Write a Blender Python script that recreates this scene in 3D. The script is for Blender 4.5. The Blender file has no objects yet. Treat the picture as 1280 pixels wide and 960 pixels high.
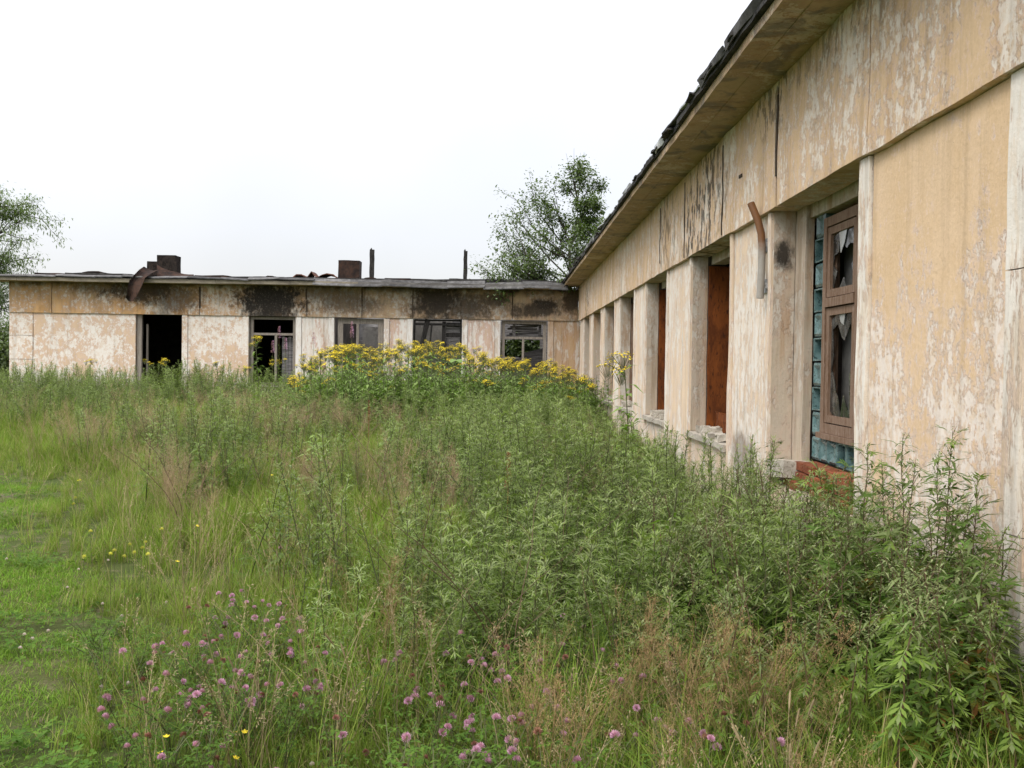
import bpy, math, random
import numpy as np
from mathutils import Vector, Matrix, noise as mnoise

random.seed(11)
rng = np.random.default_rng(11)
R = math.radians
scene = bpy.context.scene
COL = scene.collection

# ------------------------------------------------------------------ camera
F_PX = 1197.65          # focal length in pixels of the 1280 px wide photograph
PITCH, YAW, ROLL = 0.0214, 0.0075, 0.015
EYE = Vector((0.0, 0.0, 1.6))
_fwd = Vector((math.sin(YAW) * math.cos(PITCH), math.cos(YAW) * math.cos(PITCH), -math.sin(PITCH)))
_r0 = _fwd.cross(Vector((0, 0, 1))).normalized()
_u0 = _r0.cross(_fwd).normalized()
_right = _r0 * math.cos(ROLL) + _u0 * math.sin(ROLL)
_up = _u0 * math.cos(ROLL) - _r0 * math.sin(ROLL)
cd = bpy.data.cameras.new("camera")
cd.sensor_width = 36.0
cd.lens = 36.0 * F_PX / 1280.0
cd.clip_start, cd.clip_end = 0.05, 3000
cam = bpy.data.objects.new("camera", cd)
COL.objects.link(cam)
M = Matrix.Identity(4)
for i in range(3):
    M[i][0], M[i][1], M[i][2], M[i][3] = _right[i], _up[i], -_fwd[i], EYE[i]
cam.matrix_world = M
scene.camera = cam


def at(px, py, Y):
    """world point on the plane y = Y seen at pixel (px, py) of the 1280x960 photograph"""
    d = _fwd * F_PX + _right * (px - 640) - _up * (py - 480)
    return EYE + d * (Y / d.y)


# ------------------------------------------------------------------ world, sun, exposure
SUN_EL, SUN_ROT = R(50), R(222)      # behind the camera's shoulder, through thick cloud
world = bpy.data.worlds.new("World")
scene.world = world
world.use_nodes = True
wn, wl = world.node_tree.nodes, world.node_tree.links
wn.clear()
wo = wn.new("ShaderNodeOutputWorld")
sky = wn.new("ShaderNodeTexSky")
sky.sky_type = 'NISHITA'
sky.sun_disc = False
sky.sun_elevation, sky.sun_rotation = SUN_EL, SUN_ROT
sky.air_density, sky.dust_density = 1.0, 3.0
b1 = wn.new("ShaderNodeBackground"); b1.inputs[1].default_value = 0.05
wl.new(sky.outputs[0], b1.inputs[0])
# the closed cloud deck: pale grey, a little brighter overhead, faint broad structure
tc = wn.new("ShaderNodeTexCoord")
sep = wn.new("ShaderNodeSeparateXYZ"); wl.new(tc.outputs['Generated'], sep.inputs[0])
mr = wn.new("ShaderNodeMapRange"); mr.inputs[1].default_value = 0.0; mr.inputs[2].default_value = 1.0
mr.inputs[3].default_value = 0.53; mr.inputs[4].default_value = 1.50
wl.new(sep.outputs[2], mr.inputs[0])
cn = wn.new("ShaderNodeTexNoise"); cn.inputs['Scale'].default_value = 2.2; cn.inputs['Detail'].default_value = 4
wl.new(tc.outputs['Generated'], cn.inputs['Vector'])
cm = wn.new("ShaderNodeMapRange"); cm.inputs[1].default_value = 0.3; cm.inputs[2].default_value = 0.7; cm.inputs[3].default_value = 0.90; cm.inputs[4].default_value = 1.08
wl.new(cn.outputs[0], cm.inputs[0])
mu = wn.new("ShaderNodeMath"); mu.operation = 'MULTIPLY'
wl.new(mr.outputs[0], mu.inputs[0]); wl.new(cm.outputs[0], mu.inputs[1])
b2 = wn.new("ShaderNodeBackground"); b2.inputs[0].default_value = (1.0, 0.975, 0.985, 1)
wl.new(mu.outputs[0], b2.inputs[1])
ad = wn.new("ShaderNodeAddShader")
wl.new(b1.outputs[0], ad.inputs[0]); wl.new(b2.outputs[0], ad.inputs[1])
wl.new(ad.outputs[0], wo.inputs[0])

sd = bpy.data.lights.new("sun", 'SUN')
sd.energy = 2.3
sd.angle = R(35)
sd.color = (1.0, 0.96, 0.90)
sun = bpy.data.objects.new("sun", sd)
COL.objects.link(sun)
# direction to the sun for the same elevation / rotation as the sky
_sd = Vector((math.sin(SUN_ROT) * math.cos(SUN_EL), math.cos(SUN_ROT) * math.cos(SUN_EL), math.sin(SUN_EL)))
sun.rotation_euler = _sd.to_track_quat('Z', 'Y').to_euler()
sun.location = (0, 0, 30)

vs = scene.view_settings
scene.display_settings.display_device = 'sRGB'
vs.view_transform, vs.look, vs.exposure, vs.gamma = 'Standard', 'None', 0.30, 1.0
vs.use_curve_mapping = False
scene.cycles.max_bounces = 6
scene.cycles.diffuse_bounces = 3
scene.cycles.glossy_bounces = 2
scene.cycles.transmission_bounces = 4
scene.cycles.use_denoising = True
scene.cycles.caustics_reflective = scene.cycles.caustics_refractive = False


# ------------------------------------------------------------------ node helpers
class NT:
    def __init__(self, name):
        self.m = bpy.data.materials.new(name)
        self.m.use_nodes = True
        self.n, self.l = self.m.node_tree.nodes, self.m.node_tree.links
        self.n.clear()
        self.out = self.n.new("ShaderNodeOutputMaterial")
        self._pos = None

    def set(self, sock, v):
        if isinstance(v, bpy.types.NodeSocket):
            self.l.new(v, sock)
        elif isinstance(v, (tuple, list)) and sock.type == 'RGBA' and len(v) == 3:
            sock.default_value = (*v, 1)
        else:
            sock.default_value = v

    def pos(self):
        if self._pos is None:
            self._pos = self.n.new("ShaderNodeNewGeometry")
        return self._pos.outputs['Position']

    def geo(self, k):
        self.pos()
        return self._pos.outputs[k]

    def vmath(self, op, a, b=None):
        n = self.n.new("ShaderNodeVectorMath"); n.operation = op
        self.set(n.inputs[0], a)
        if b is not None: self.set(n.inputs[1], b)
        return n.outputs['Value'] if op in ('LENGTH', 'DOT_PRODUCT') else n.outputs[0]

    def math(self, op, a, b=None, clamp=False):
        n = self.n.new("ShaderNodeMath"); n.operation = op; n.use_clamp = clamp
        self.set(n.inputs[0], a)
        if b is not None: self.set(n.inputs[1], b)
        return n.outputs[0]

    def noise(self, vec, scale, detail=6, rough=0.6, dist=0.0, col=False):
        n = self.n.new("ShaderNodeTexNoise")
        self.set(n.inputs['Vector'], vec)
        n.inputs['Scale'].default_value = scale
        n.inputs['Detail'].default_value = detail
        n.inputs['Roughness'].default_value = rough
        n.inputs['Distortion'].default_value = dist
        return n.outputs['Color' if col else 0]

    def vor(self, vec, scale):
        n = self.n.new("ShaderNodeTexVoronoi"); self.set(n.inputs['Vector'], vec)
        n.inputs['Scale'].default_value = scale
        return n.outputs['Distance']

    def smooth(self, v, lo, hi, a=0.0, b=1.0):
        n = self.n.new("ShaderNodeMapRange"); n.interpolation_type = 'SMOOTHSTEP'
        self.set(n.inputs[0], v)
        n.inputs[1].default_value, n.inputs[2].default_value = lo, hi
        n.inputs[3].default_value, n.inputs[4].default_value = a, b
        return n.outputs[0]

    def mix(self, f, a, b, blend='MIX'):
        n = self.n.new("ShaderNodeMix"); n.data_type = 'RGBA'; n.blend_type = blend
        self.set(n.inputs[0], f); self.set(n.inputs[6], a); self.set(n.inputs[7], b)
        return n.outputs[2]

    def bump(self, h, strength=0.3, dist=0.01):
        n = self.n.new("ShaderNodeBump")
        n.inputs['Strength'].default_value = strength
        n.inputs['Distance'].default_value = dist
        self.set(n.inputs['Height'], h)
        return n.outputs[0]

    def principled(self, color, rough=0.8, spec=0.3, normal=None, **kw):
        n = self.n.new("ShaderNodeBsdfPrincipled")
        self.set(n.inputs['Base Color'], color)
        self.set(n.inputs['Roughness'], rough)
        n.inputs['Specular IOR Level'].default_value = spec
        if normal is not None: self.l.new(normal, n.inputs['Normal'])
        for k, v in kw.items(): self.set(n.inputs[k], v)
        return n.outputs[0]

    def done(self, sh):
        self.l.new(sh, self.out.inputs[0])
        return self.m


def plaster(name, base, base2, under, pink, thr, streak=0.38, soot=(), soot_all=0.0, dirt=0.4, zramp=None, scale=1.0,
            rust=0.0, grey=0.0, top_soot_shade=None, axis='y', blue=0.0, wipe=0.5, flaky=False):
    """limewash over plaster that flakes off in vertical scraps: base wash, pink layer, pale plaster under it, dirt runs, soot marks"""
    t = NT(name)
    P = t.pos()
    S = t.vmath('MULTIPLY', P, (scale, scale, scale * streak))
    thr = 0.70 + 0.065 * thr
    big = t.noise(S, 1.1, 4, 0.6, 0.2)
    mid = t.noise(S, 4.5, 8, 0.7, 0.15)
    mid2 = t.noise(t.vmath('ADD', S, (7.1, 3.3, 1.7)), 12.0, 8, 0.7, 0.1)
    fine = t.noise(S, 34.0, 6, 0.7)
    v = t.math('ADD', t.math('MULTIPLY', big, 0.40), t.math('MULTIPLY', mid, 0.38))
    v = t.math('ADD', v, t.math('MULTIPLY', mid2, 0.40))
    v = t.math('ADD', v, t.math('MULTIPLY', fine, 0.22))       # centre about 0.70
    if zramp:
        sepn = t.n.new("ShaderNodeSeparateXYZ"); t.l.new(P, sepn.inputs[0])
        v = t.math('ADD', v, t.smooth(sepn.outputs[2], zramp[0], zramp[1], zramp[2], zramp[3]))
    wash = t.mix(t.smooth(t.noise(S, 1.7, 6, 0.6), 0.36, 0.64), base, base2)
    wash = t.mix(t.smooth(fine, 0.35, 0.7, 0.0, 0.35), wash, tuple(min(1, c * 1.25) for c in base))
    c = t.mix(t.smooth(v, thr - 0.065, thr + 0.005), wash, pink)
    c = t.mix(t.smooth(v, thr + 0.0, thr + 0.032), c, under)
    # thin remains of wash wiped over the pale plaster
    c = t.mix(t.math('MULTIPLY', t.smooth(t.noise(S, 13, 7, 0.7), 0.46, 0.60), wipe), c, base)
    if blue:
        c = t.mix(t.math('MULTIPLY', t.smooth(t.noise(S, 3.1, 5, 0.6), 0.56, 0.68), blue), c, (0.50, 0.56, 0.56))
    if grey:
        g = t.math('MULTIPLY', t.smooth(t.noise(S, 2.3, 7, 0.65, 0.8), 0.50, 0.62), grey)
        c = t.mix(g, c, (0.17, 0.155, 0.14))
    if rust:
        g = t.math('MULTIPLY', t.smooth(t.noise(t.vmath('MULTIPLY', P, (5, 5, 0.6)), 1.0, 5, 0.6), 0.5, 0.7), rust)
        c = t.mix(g, c, (0.33, 0.17, 0.06))
    # rain runs, long and thin
    run = t.noise(t.vmath('MULTIPLY', P, (9, 9, 0.55)), 1.0, 6, 0.65)
    c = t.mix(t.math('MULTIPLY', t.smooth(run, 0.48, 0.72), dirt), c, (0.20, 0.135, 0.075))
    # small dark holes and pock marks
    spk = t.noise(P, 60, 3, 0.6)
    c = t.mix(t.smooth(spk, 0.70, 0.75, 0, 0.55), c, (0.10, 0.075, 0.05))
    sm = None
    warp = t.vmath('SUBTRACT', t.noise(P, 2.6, 6, 0.7, col=True), (0.5, 0.5, 0.5))
    for (cx, cz, rx, rz, k) in soot:
        ctr = (cx, 0, cz) if axis == 'x' else (0, cx, cz)
        sc = (1 / rx, 0, 1 / rz) if axis == 'x' else (0, 1 / rx, 1 / rz)
        d = t.vmath('MULTIPLY', t.vmath('SUBTRACT', P, ctr), sc)
        d = t.vmath('ADD', d, t.vmath('MULTIPLY', warp, (1.7, 1.7, 1.7)))
        ln = t.math('ADD', t.vmath('LENGTH', d), t.math('MULTIPLY', t.math('SUBTRACT', mid2, 0.5), 1.5))
        m = t.math('MULTIPLY', t.smooth(ln, 0.45, 1.3, 1.0, 0.0), k)
        sm = m if sm is None else t.math('MAXIMUM', sm, m)
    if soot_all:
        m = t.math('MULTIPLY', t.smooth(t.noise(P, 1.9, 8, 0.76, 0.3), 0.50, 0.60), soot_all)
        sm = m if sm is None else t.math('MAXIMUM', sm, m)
    if top_soot_shade:  # soot and the eave's shadow, painted together along the top edge
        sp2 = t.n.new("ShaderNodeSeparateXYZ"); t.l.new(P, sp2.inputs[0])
        m = t.math('MULTIPLY', t.smooth(t.math('ADD', sp2.outputs[2], t.math('MULTIPLY', t.noise(P, 3.5, 5), 0.5)), top_soot_shade[0] + .25, top_soot_shade[1] + .25), top_soot_shade[2])
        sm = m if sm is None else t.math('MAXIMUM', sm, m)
    if sm is not None and flaky:
        sm = t.math('MULTIPLY', sm, t.smooth(t.noise(t.vmath('MULTIPLY', P, (1, 1, .45)), 8.5, 6, 0.6), 0.50, 0.54))
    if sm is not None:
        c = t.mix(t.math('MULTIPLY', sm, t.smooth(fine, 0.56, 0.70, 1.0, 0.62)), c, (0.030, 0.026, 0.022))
    h = t.math('ADD', t.math('MULTIPLY', t.smooth(v, thr - 0.01, thr + 0.02), -0.5), t.math('MULTIPLY', t.noise(P, 34, 6, 0.7), 0.7))
    h = t.math('ADD', h, t.math('MULTIPLY', t.noise(P, 5, 4, 0.6), 0.9))
    return t.done(t.principled(c, 0.9, 0.15, t.bump(h, 0.7, 0.010)))


def rough_mat(name, c1, c2, scale=6.0, stretch=(1, 1, 1), rough=0.85, spec=0.2, bump=0.4, c3=None, bdist=0.01, hue=0.0):
    t = NT(name)
    S = t.vmath('MULTIPLY', t.pos(), stretch)
    n1 = t.noise(S, scale, 8, 0.68, 0.4)
    n2 = t.noise(S, scale * 5, 6, 0.7)
    c = t.mix(t.smooth(n1, 0.38, 0.62), c1, c2)
    if c3: c = t.mix(t.smooth(n2, 0.52, 0.66), c, c3)
    if hue:
        r = t.geo('Random Per Island')
        oi = t.n.new("ShaderNodeObjectInfo")
        k = t.math('ADD', t.math('MULTIPLY', oi.outputs['Random'], 2 * hue), 1 - hue)
        c = t.mix(1.0, c, t.vmath('MULTIPLY', (1, 1, 1), k) if False else _grey(t, k), 'MULTIPLY')
    h = t.math('ADD', n1, t.math('MULTIPLY', n2, 0.6))
    return t.done(t.principled(c, rough, spec, t.bump(h, bump, bdist)))


def _grey(t, k):
    n = t.n.new("ShaderNodeCombineColor")
    for i in range(3): t.l.new(k, n.inputs[i])
    return n.outputs[0]


def leaf_mat(name, c1, c2, back=None, trans=0.3, rough=0.65, obj_var=0.25, spec=0.12, c3=None, c3_amt=0.1):
    """thin leaf: two sided, light comes through it; each leaf and each plant a shade of its own"""
    t = NT(name)
    r = t.geo('Random Per Island')
    oi = t.n.new("ShaderNodeObjectInfo")
    c = t.mix(r, c1, c2)
    if c3: c = t.mix(t.smooth(t.math('FRACT', t.math('MULTIPLY', r, 7.31)), 1 - c3_amt - 0.02, 1 - c3_amt + 0.02), c, c3)
    k = t.math('ADD', t.math('MULTIPLY', oi.outputs['Random'], 2 * obj_var), 1 - obj_var)
    c = t.mix(1.0, c, _grey(t, k), 'MULTIPLY')
    front = c
    if back:
        c = t.mix(t.geo('Backfacing'), c, t.mix(1.0, back, _grey(t, k), 'MULTIPLY'))
    p = t.principled(c, rough, spec)
    tr = t.n.new("ShaderNodeBsdfTranslucent")
    t.l.new(t.mix(1.0, front, (1.25, 1.35, 0.7), 'MULTIPLY'), tr.inputs[0])
    mx = t.n.new("ShaderNodeMixShader"); mx.inputs[0].default_value = trans
    t.l.new(p, mx.inputs[1]); t.l.new(tr.outputs[0], mx.inputs[2])
    return t.done(mx.outputs[0])


def plain(name, col, rough=0.7, spec=0.3, var=0.2):
    t = NT(name)
    r = t.geo('Random Per Island')
    c = t.mix(r, tuple(x * (1 - var) for x in col), tuple(min(1, x * (1 + var)) for x in col))
    return t.done(t.principled(c, rough, spec))


# ------------------------------------------------------------------ mesh helpers
class MB:
    def __init__(s):
        s.v, s.f, s.mi = [], [], []

    def quad(s, a, b, c, d, m=0):
        i = len(s.v); s.v += [tuple(a), tuple(b), tuple(c), tuple(d)]; s.f.append((i, i + 1, i + 2, i + 3)); s.mi.append(m)

    def tri(s, a, b, c, m=0):
        i = len(s.v); s.v += [tuple(a), tuple(b), tuple(c)]; s.f.append((i, i + 1, i + 2)); s.mi.append(m)

    def box(s, x0, x1, y0, y1, z0, z1, m=0):
        i = len(s.v)
        s.v += [(x, y, z) for z in (z0, z1) for y in (y0, y1) for x in (x0, x1)]
        for q in ((0, 2, 3, 1), (4, 5, 7, 6), (0, 1, 5, 4), (2, 6, 7, 3), (0, 4, 6, 2), (1, 3, 7, 5)):
            s.f.append(tuple(i + k for k in q)); s.mi.append(m)

    def slab(s, x0, x1, y0, y1, z0, z1, seg=0.3, jit=0.004, m=0, nscale=2.3, cap=14, fn=None):
        """a box with gridded faces and slightly uneven edges"""
        L = [max(1, min(cap, int(round((b - a) / seg)))) for a, b in ((x0, x1), (y0, y1), (z0, z1))]
        lo, hi = (x0, y0, z0), (x1, y1, z1)
        key = {}

        def vert(ix):
            if ix in key: return key[ix]
            p = Vector([lo[k] + (hi[k] - lo[k]) * ix[k] / L[k] for k in range(3)])
            if fn: p = fn(p)
            if jit: p = p + mnoise.noise_vector(p * nscale) * jit + mnoise.noise_vector(p * nscale * 5) * jit * 0.5
            key[ix] = len(s.v); s.v.append(tuple(p)); return key[ix]
        for ax in range(3):
            a, b = (ax + 1) % 3, (ax + 2) % 3
            for side in (0, L[ax]):
                for i in range(L[a]):
                    for j in range(L[b]):
                        def mk(ii, jj):
                            t = [0, 0, 0]; t[ax] = side; t[a] = ii; t[b] = jj
                            return vert(tuple(t))
                        q = [mk(i, j), mk(i + 1, j), mk(i + 1, j + 1), mk(i, j + 1)]
                        if side == 0: q.reverse()
                        s.f.append(tuple(q)); s.mi.append(m)

    def tube(s, pts, rad, n=6, m=0, cap=True):
        pts = [Vector(p) for p in pts]
        if not hasattr(rad, '__len__'): rad = [rad] * len(pts)
        base = len(s.v)
        ref = Vector((0.31, 0.17, 0.93))
        for i, p in enumerate(pts):
            d = (pts[min(i + 1, len(pts) - 1)] - pts[max(i - 1, 0)])
            d = d.normalized() if d.length > 1e-9 else Vector((0, 0, 1))
            a = d.cross(ref)
            if a.length < 1e-3: a = d.cross(Vector((1, 0, 0)))
            a.normalize(); b = d.cross(a)
            for k in range(n):
                an = 2 * math.pi * k / n
                s.v.append(tuple(p + (a * math.cos(an) + b * math.sin(an)) * rad[i]))
        for i in range(len(pts) - 1):
            for k in range(n):
                k2 = (k + 1) % n
                s.f.append((base + i * n + k, base + i * n + k2, base + (i + 1) * n + k2, base + (i + 1) * n + k)); s.mi.append(m)
        if cap:
            s.f.append(tuple(base + k for k in range(n))[::-1]); s.mi.append(m)
            s.f.append(tuple(base + (len(pts) - 1) * n + k for k in range(n))); s.mi.append(m)

    def mesh(s, name, mats, smooth=False):
        me = bpy.data.meshes.new(name)
        me.from_pydata(s.v, [], s.f)
        for mt in (mats if isinstance(mats, (list, tuple)) else [mats]): me.materials.append(mt)
        if any(s.mi): me.polygons.foreach_set('material_index', s.mi)
        if smooth: me.polygons.foreach_set('use_smooth', [True] * len(me.polygons))
        me.update()
        return me

    def build(s, name, mats, parent=None, smooth=False):
        o = bpy.data.objects.new(name, s.mesh(name, mats, smooth))
        COL.objects.link(o)
        if parent is not None: o.parent = parent
        return o


def link(name, me, parent=None, loc=None, rot=None, scale=None):
    o = bpy.data.objects.new(name, me); COL.objects.link(o)
    if parent is not None: o.parent = parent
    if loc is not None: o.location = loc
    if rot is not None: o.rotation_euler = rot
    if scale is not None: o.scale = (scale,) * 3 if not hasattr(scale, '__len__') else scale
    return o


def tag(o, label=None, cat=None, group=None, kind=None):
    if label: o['label'] = label
    if cat: o['category'] = cat
    if group: o['group'] = group
    if kind: o['kind'] = kind
    return o


def empty(name, loc=(0, 0, 0), rz=0.0):
    o = bpy.data.objects.new(name, None); COL.objects.link(o)
    o.location = loc; o.rotation_euler = (0, 0, rz); o.empty_display_size = 0.2
    return o


# ------------------------------------------------------------------ materials
OCHRE, OCHRE2 = (0.56, 0.385, 0.205), (0.50, 0.35, 0.20)
PALE, PINK = (0.70, 0.655, 0.58), (0.60, 0.43, 0.33)
MAT = {}
MAT['frieze_r'] = plaster('plaster_ochre_upper', (0.63, 0.465, 0.295), (0.56, 0.405, 0.25), (0.735, 0.67, 0.59), (0.68, 0.52, 0.41), 0.25, streak=0.70, scale=1.5, dirt=0.36, wipe=0.6,
                          soot=[(10.9, 3.5, 0.9, 0.7, 0.8), (11.6, 3.3, 0.7, 0.7, 0.85), (8.2, 3.9, 0.6, 0.3, 0.6), (26.5, 3.3, 0.8, 0.8, 0.7), (13.5, 3.5, 0.8, 0.6, 0.5), (6.6, 3.9, 1.2, 0.2, .4)], grey=0.16, rust=0.34, flaky=True)
MAT['panel_r'] = plaster('plaster_ochre_panel', (0.655, 0.49, 0.325), (0.60, 0.435, 0.265), (0.735, 0.66, 0.59), (0.70, 0.55, 0.45), -0.15, streak=0.72, scale=1.65, dirt=0.24,
                         zramp=(1.3, 2.75, 0.0, -0.12))
MAT['pier_r'] = plaster('plaster_cream_pier', (0.70, 0.555, 0.405), (0.68, 0.54, 0.39), (0.74, 0.69, 0.625), (0.70, 0.57, 0.47), 0.0, streak=0.45, scale=1.3, dirt=0.34, blue=0.35, rust=0.12,
                        soot=[(9.2, 0.75, 0.5, 0.25, 0.5)])
MAT['strip_r'] = plaster('plaster_white_strip', (0.64, 0.52, 0.385), (0.63, 0.50, 0.37), (0.74, 0.70, 0.635), (0.66, 0.53, 0.44), -0.3, streak=0.25, dirt=0.38)
MAT['reveal_r'] = plaster('bare_concrete_reveal', (0.44, 0.385, 0.315), (0.48, 0.40, 0.30), (0.54, 0.50, 0.44), (0.49, 0.39, 0.31), 0.2, streak=0.5, dirt=0.55, rust=0.65, axis='x')
MAT['reveal_mark'] = plaster('smudged_concrete_reveal', (0.44, 0.385, 0.315), (0.48, 0.40, 0.30), (0.54, 0.50, 0.44), (0.49, 0.39, 0.31), 0.2, streak=0.5, dirt=0.55, rust=0.65, axis='x',
                          soot=[(2.40, 2.58, 0.10, 0.13, 0.95)])
MAT['soffit'] = plaster('stained_soffit', (0.44, 0.325, 0.205), (0.34, 0.275, 0.175), (0.53, 0.45, 0.34), (0.42, 0.29, 0.19), 0.55, streak=1.0, dirt=0.3, grey=0.75, rust=0.3)
SOOT_F = [(-7.25, 3.45, 1.2, 0.8, 1.0), (-7.2, 3.1, 0.95, 0.45, 0.95), (-11.2, 3.75, 1.5, 0.55, 0.9), (-10.2, 3.45, 0.9, 0.55, 0.7), (-12.6, 3.8, 1.0, 0.3, 0.6), (-2.1, 3.5, 1.0, 0.8, 0.95),
                                (-1.2, 3.3, 0.9, 0.5, 0.8), (-4.9, 3.4, 1.1, 0.4, 0.65), (0.9, 3.25, 1.0, 0.26, 0.9), (1.2, 3.42, 0.5, 0.25, 0.95), (2.1, 3.6, 0.4, 0.7, 0.85), (-0.4, 3.55, 0.6, 0.25, 0.8),
                                (-6.0, 3.7, 2.0, 0.25, 0.6)]
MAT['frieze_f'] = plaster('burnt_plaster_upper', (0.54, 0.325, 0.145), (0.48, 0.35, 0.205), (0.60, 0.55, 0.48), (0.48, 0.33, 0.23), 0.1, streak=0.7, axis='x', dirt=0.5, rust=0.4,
                          soot=SOOT_F, soot_all=0.22, top_soot_shade=(3.66, 4.0, 0.85))
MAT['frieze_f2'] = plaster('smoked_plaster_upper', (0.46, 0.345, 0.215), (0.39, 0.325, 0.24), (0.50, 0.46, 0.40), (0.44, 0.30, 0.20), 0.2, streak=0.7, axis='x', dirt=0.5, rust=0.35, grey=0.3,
                          soot=SOOT_F, soot_all=0.32, top_soot_shade=(3.6, 3.95, 0.9))
MAT['panel_f'] = plaster('pale_flaked_panel', (0.59, 0.44, 0.30), (0.62, 0.48, 0.35), (0.73, 0.69, 0.64), (0.62, 0.46, 0.36), -0.35, streak=0.8, axis='x', dirt=0.25, wipe=0.45)
MAT['pier_f'] = plaster('whitewashed_streaked_pier', (0.52, 0.38, 0.27), (0.55, 0.44, 0.36), (0.68, 0.65, 0.61), (0.58, 0.42, 0.36), -0.5, streak=0.28, axis='x', dirt=0.42, rust=0.16, wipe=0.35)
MAT['pier_f2'] = plaster('rust_streaked_pier', (0.37, 0.275, 0.175), (0.36, 0.25, 0.145), (0.50, 0.465, 0.42), (0.40, 0.285, 0.21), -0.1, streak=0.25, axis='x', dirt=0.6, rust=0.4)
MAT['strip_f'] = plaster('white_strip', (0.58, 0.51, 0.42), (0.60, 0.54, 0.46), (0.70, 0.68, 0.65), (0.6, 0.5, 0.44), -0.6, streak=0.3, axis='x', dirt=0.4)
MAT['joint'] = rough_mat('dark_joint', (0.05, 0.038, 0.028), (0.09, 0.065, 0.045), 9)
MAT['felt'] = rough_mat('black_roofing_felt', (0.022, 0.022, 0.022), (0.05, 0.048, 0.045), 8, c3=(0.075, 0.07, 0.065), bump=0.6)
MAT['slate'] = rough_mat('grey_roofing_sheet', (0.085, 0.084, 0.084), (0.15, 0.148, 0.148), 5, c3=(0.08, 0.078, 0.075), bump=0.5, hue=0.3, spec=0.05)
MAT['slate_dark'] = rough_mat('weathered_roofing_sheet', (0.06, 0.06, 0.061), (0.115, 0.113, 0.11), 5, c3=(0.05, 0.048, 0.046), bump=0.5, hue=0.35, spec=0.05)
MAT['tin'] = rough_mat('pale_tin_sheet', (0.36, 0.38, 0.40), (0.46, 0.47, 0.48), 4, rough=0.55, spec=0.5, c3=(0.26, 0.26, 0.26), hue=0.35)
MAT['fascia'] = rough_mat('weathered_fascia', (0.27, 0.24, 0.18), (0.17, 0.15, 0.12), 7, stretch=(0.4, 1, 1), c3=(0.15, 0.13, 0.11))
MAT['fascia_dark'] = rough_mat('sooty_fascia', (0.09, 0.085, 0.08), (0.14, 0.135, 0.13), 5, stretch=(0.4, 1, 1), c3=(0.09, 0.085, 0.08), hue=0.2)
MAT['char'] = rough_mat('charred_timber', (0.018, 0.017, 0.016), (0.04, 0.038, 0.036), 9, stretch=(3, 3, 0.6), bump=0.8, c3=(0.07, 0.068, 0.066), spec=0.04)
MAT['greywood'] = rough_mat('weathered_grey_timber', (0.20, 0.175, 0.15), (0.29, 0.26, 0.225), 6, stretch=(6, 6, 0.5), c3=(0.12, 0.10, 0.085), bump=0.5)
MAT['charplank'] = rough_mat('smoke_greyed_plank', (0.10, 0.095, 0.095), (0.20, 0.195, 0.195), 5, stretch=(0.5, 4, 6), c3=(0.05, 0.045, 0.045), bump=0.5, hue=0.35)
MAT['brownwood'] = rough_mat('brown_window_timber', (0.155, 0.092, 0.056), (0.225, 0.155, 0.112), 7, stretch=(5, 5, 0.5), c3=(0.29, 0.22, 0.18), bump=0.5)
MAT['rustwood'] = rough_mat('rust_brown_lining', (0.20, 0.058, 0.012), (0.105, 0.030, 0.008), 2.2, stretch=(3, 3, 0.9), c3=(0.045, 0.016, 0.007), bump=0.4)
MAT['rust'] = rough_mat('rusty_sheet_iron', (0.16, 0.058, 0.028), (0.075, 0.036, 0.024), 4, c3=(0.05, 0.035, 0.03), rough=0.7)
MAT['rustdark'] = rough_mat('burnt_sheet_iron', (0.024, 0.018, 0.016), (0.06, 0.036, 0.027), 3, c3=(0.03, 0.026, 0.025), rough=0.65, spec=0.04)
MAT['soot'] = rough_mat('sooted_masonry', (0.014, 0.012, 0.011), (0.032, 0.027, 0.024), 6, c3=(0.055, 0.04, 0.032), spec=0.04)
MAT['brick'] = rough_mat('red_brick', (0.27, 0.080, 0.035), (0.18, 0.052, 0.026), 10, c3=(0.34, 0.17, 0.10), hue=0.25)
MAT['concrete'] = rough_mat('broken_concrete', (0.36, 0.33, 0.28), (0.50, 0.46, 0.39), 7, c3=(0.24, 0.21, 0.17), bump=0.7)
MAT['room'] = rough_mat('darkened_room_plaster', (0.045, 0.038, 0.032), (0.085, 0.072, 0.06), 2.0)  # soot grey, with the darkness of the rooms put into the colour
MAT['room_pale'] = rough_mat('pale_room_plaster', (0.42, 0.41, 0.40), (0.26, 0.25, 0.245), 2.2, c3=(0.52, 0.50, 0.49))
MAT['pipe'] = None
t = NT('rusting_grey_pipe')
_s = t.n.new("ShaderNodeSeparateXYZ"); t.l.new(t.pos(), _s.inputs[0])
_k = t.smooth(t.math('ADD', _s.outputs[2], t.math('MULTIPLY', t.noise(t.pos(), 9, 5), 0.3)), 2.68, 2.90)
_c = t.mix(t.noise(t.pos(), 14, 6), (0.24, 0.225, 0.20), (0.36, 0.34, 0.31))
_c = t.mix(_k, _c, t.mix(t.noise(t.pos(), 20, 6), (0.22, 0.10, 0.03), (0.10, 0.04, 0.02)))
MAT['pipe'] = t.done(t.principled(_c, 0.6, 0.4, t.bump(t.noise(t.pos(), 60, 4), 0.2, 0.004)))
t = NT('glass_block_teal')
_c = t.mix(t.smooth(t.noise(t.pos(), 11, 3, 0.5, 0.6), 0.35, 0.75), (0.105, 0.205, 0.21), (0.24, 0.38, 0.385))
_c = t.mix(t.smooth(t.noise(t.pos(), 40, 5), 0.55, 0.65), _c, (0.06, 0.10, 0.10))
MAT['block'] = t.done(t.principled(_c, 0.16, 0.8, t.bump(t.noise(t.pos(), 22, 4, 0.6, 1.0), 0.5, 0.01), **{'Transmission Weight': 0.35, 'IOR': 1.45}))
t = NT('dusty_window_glass')
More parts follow.
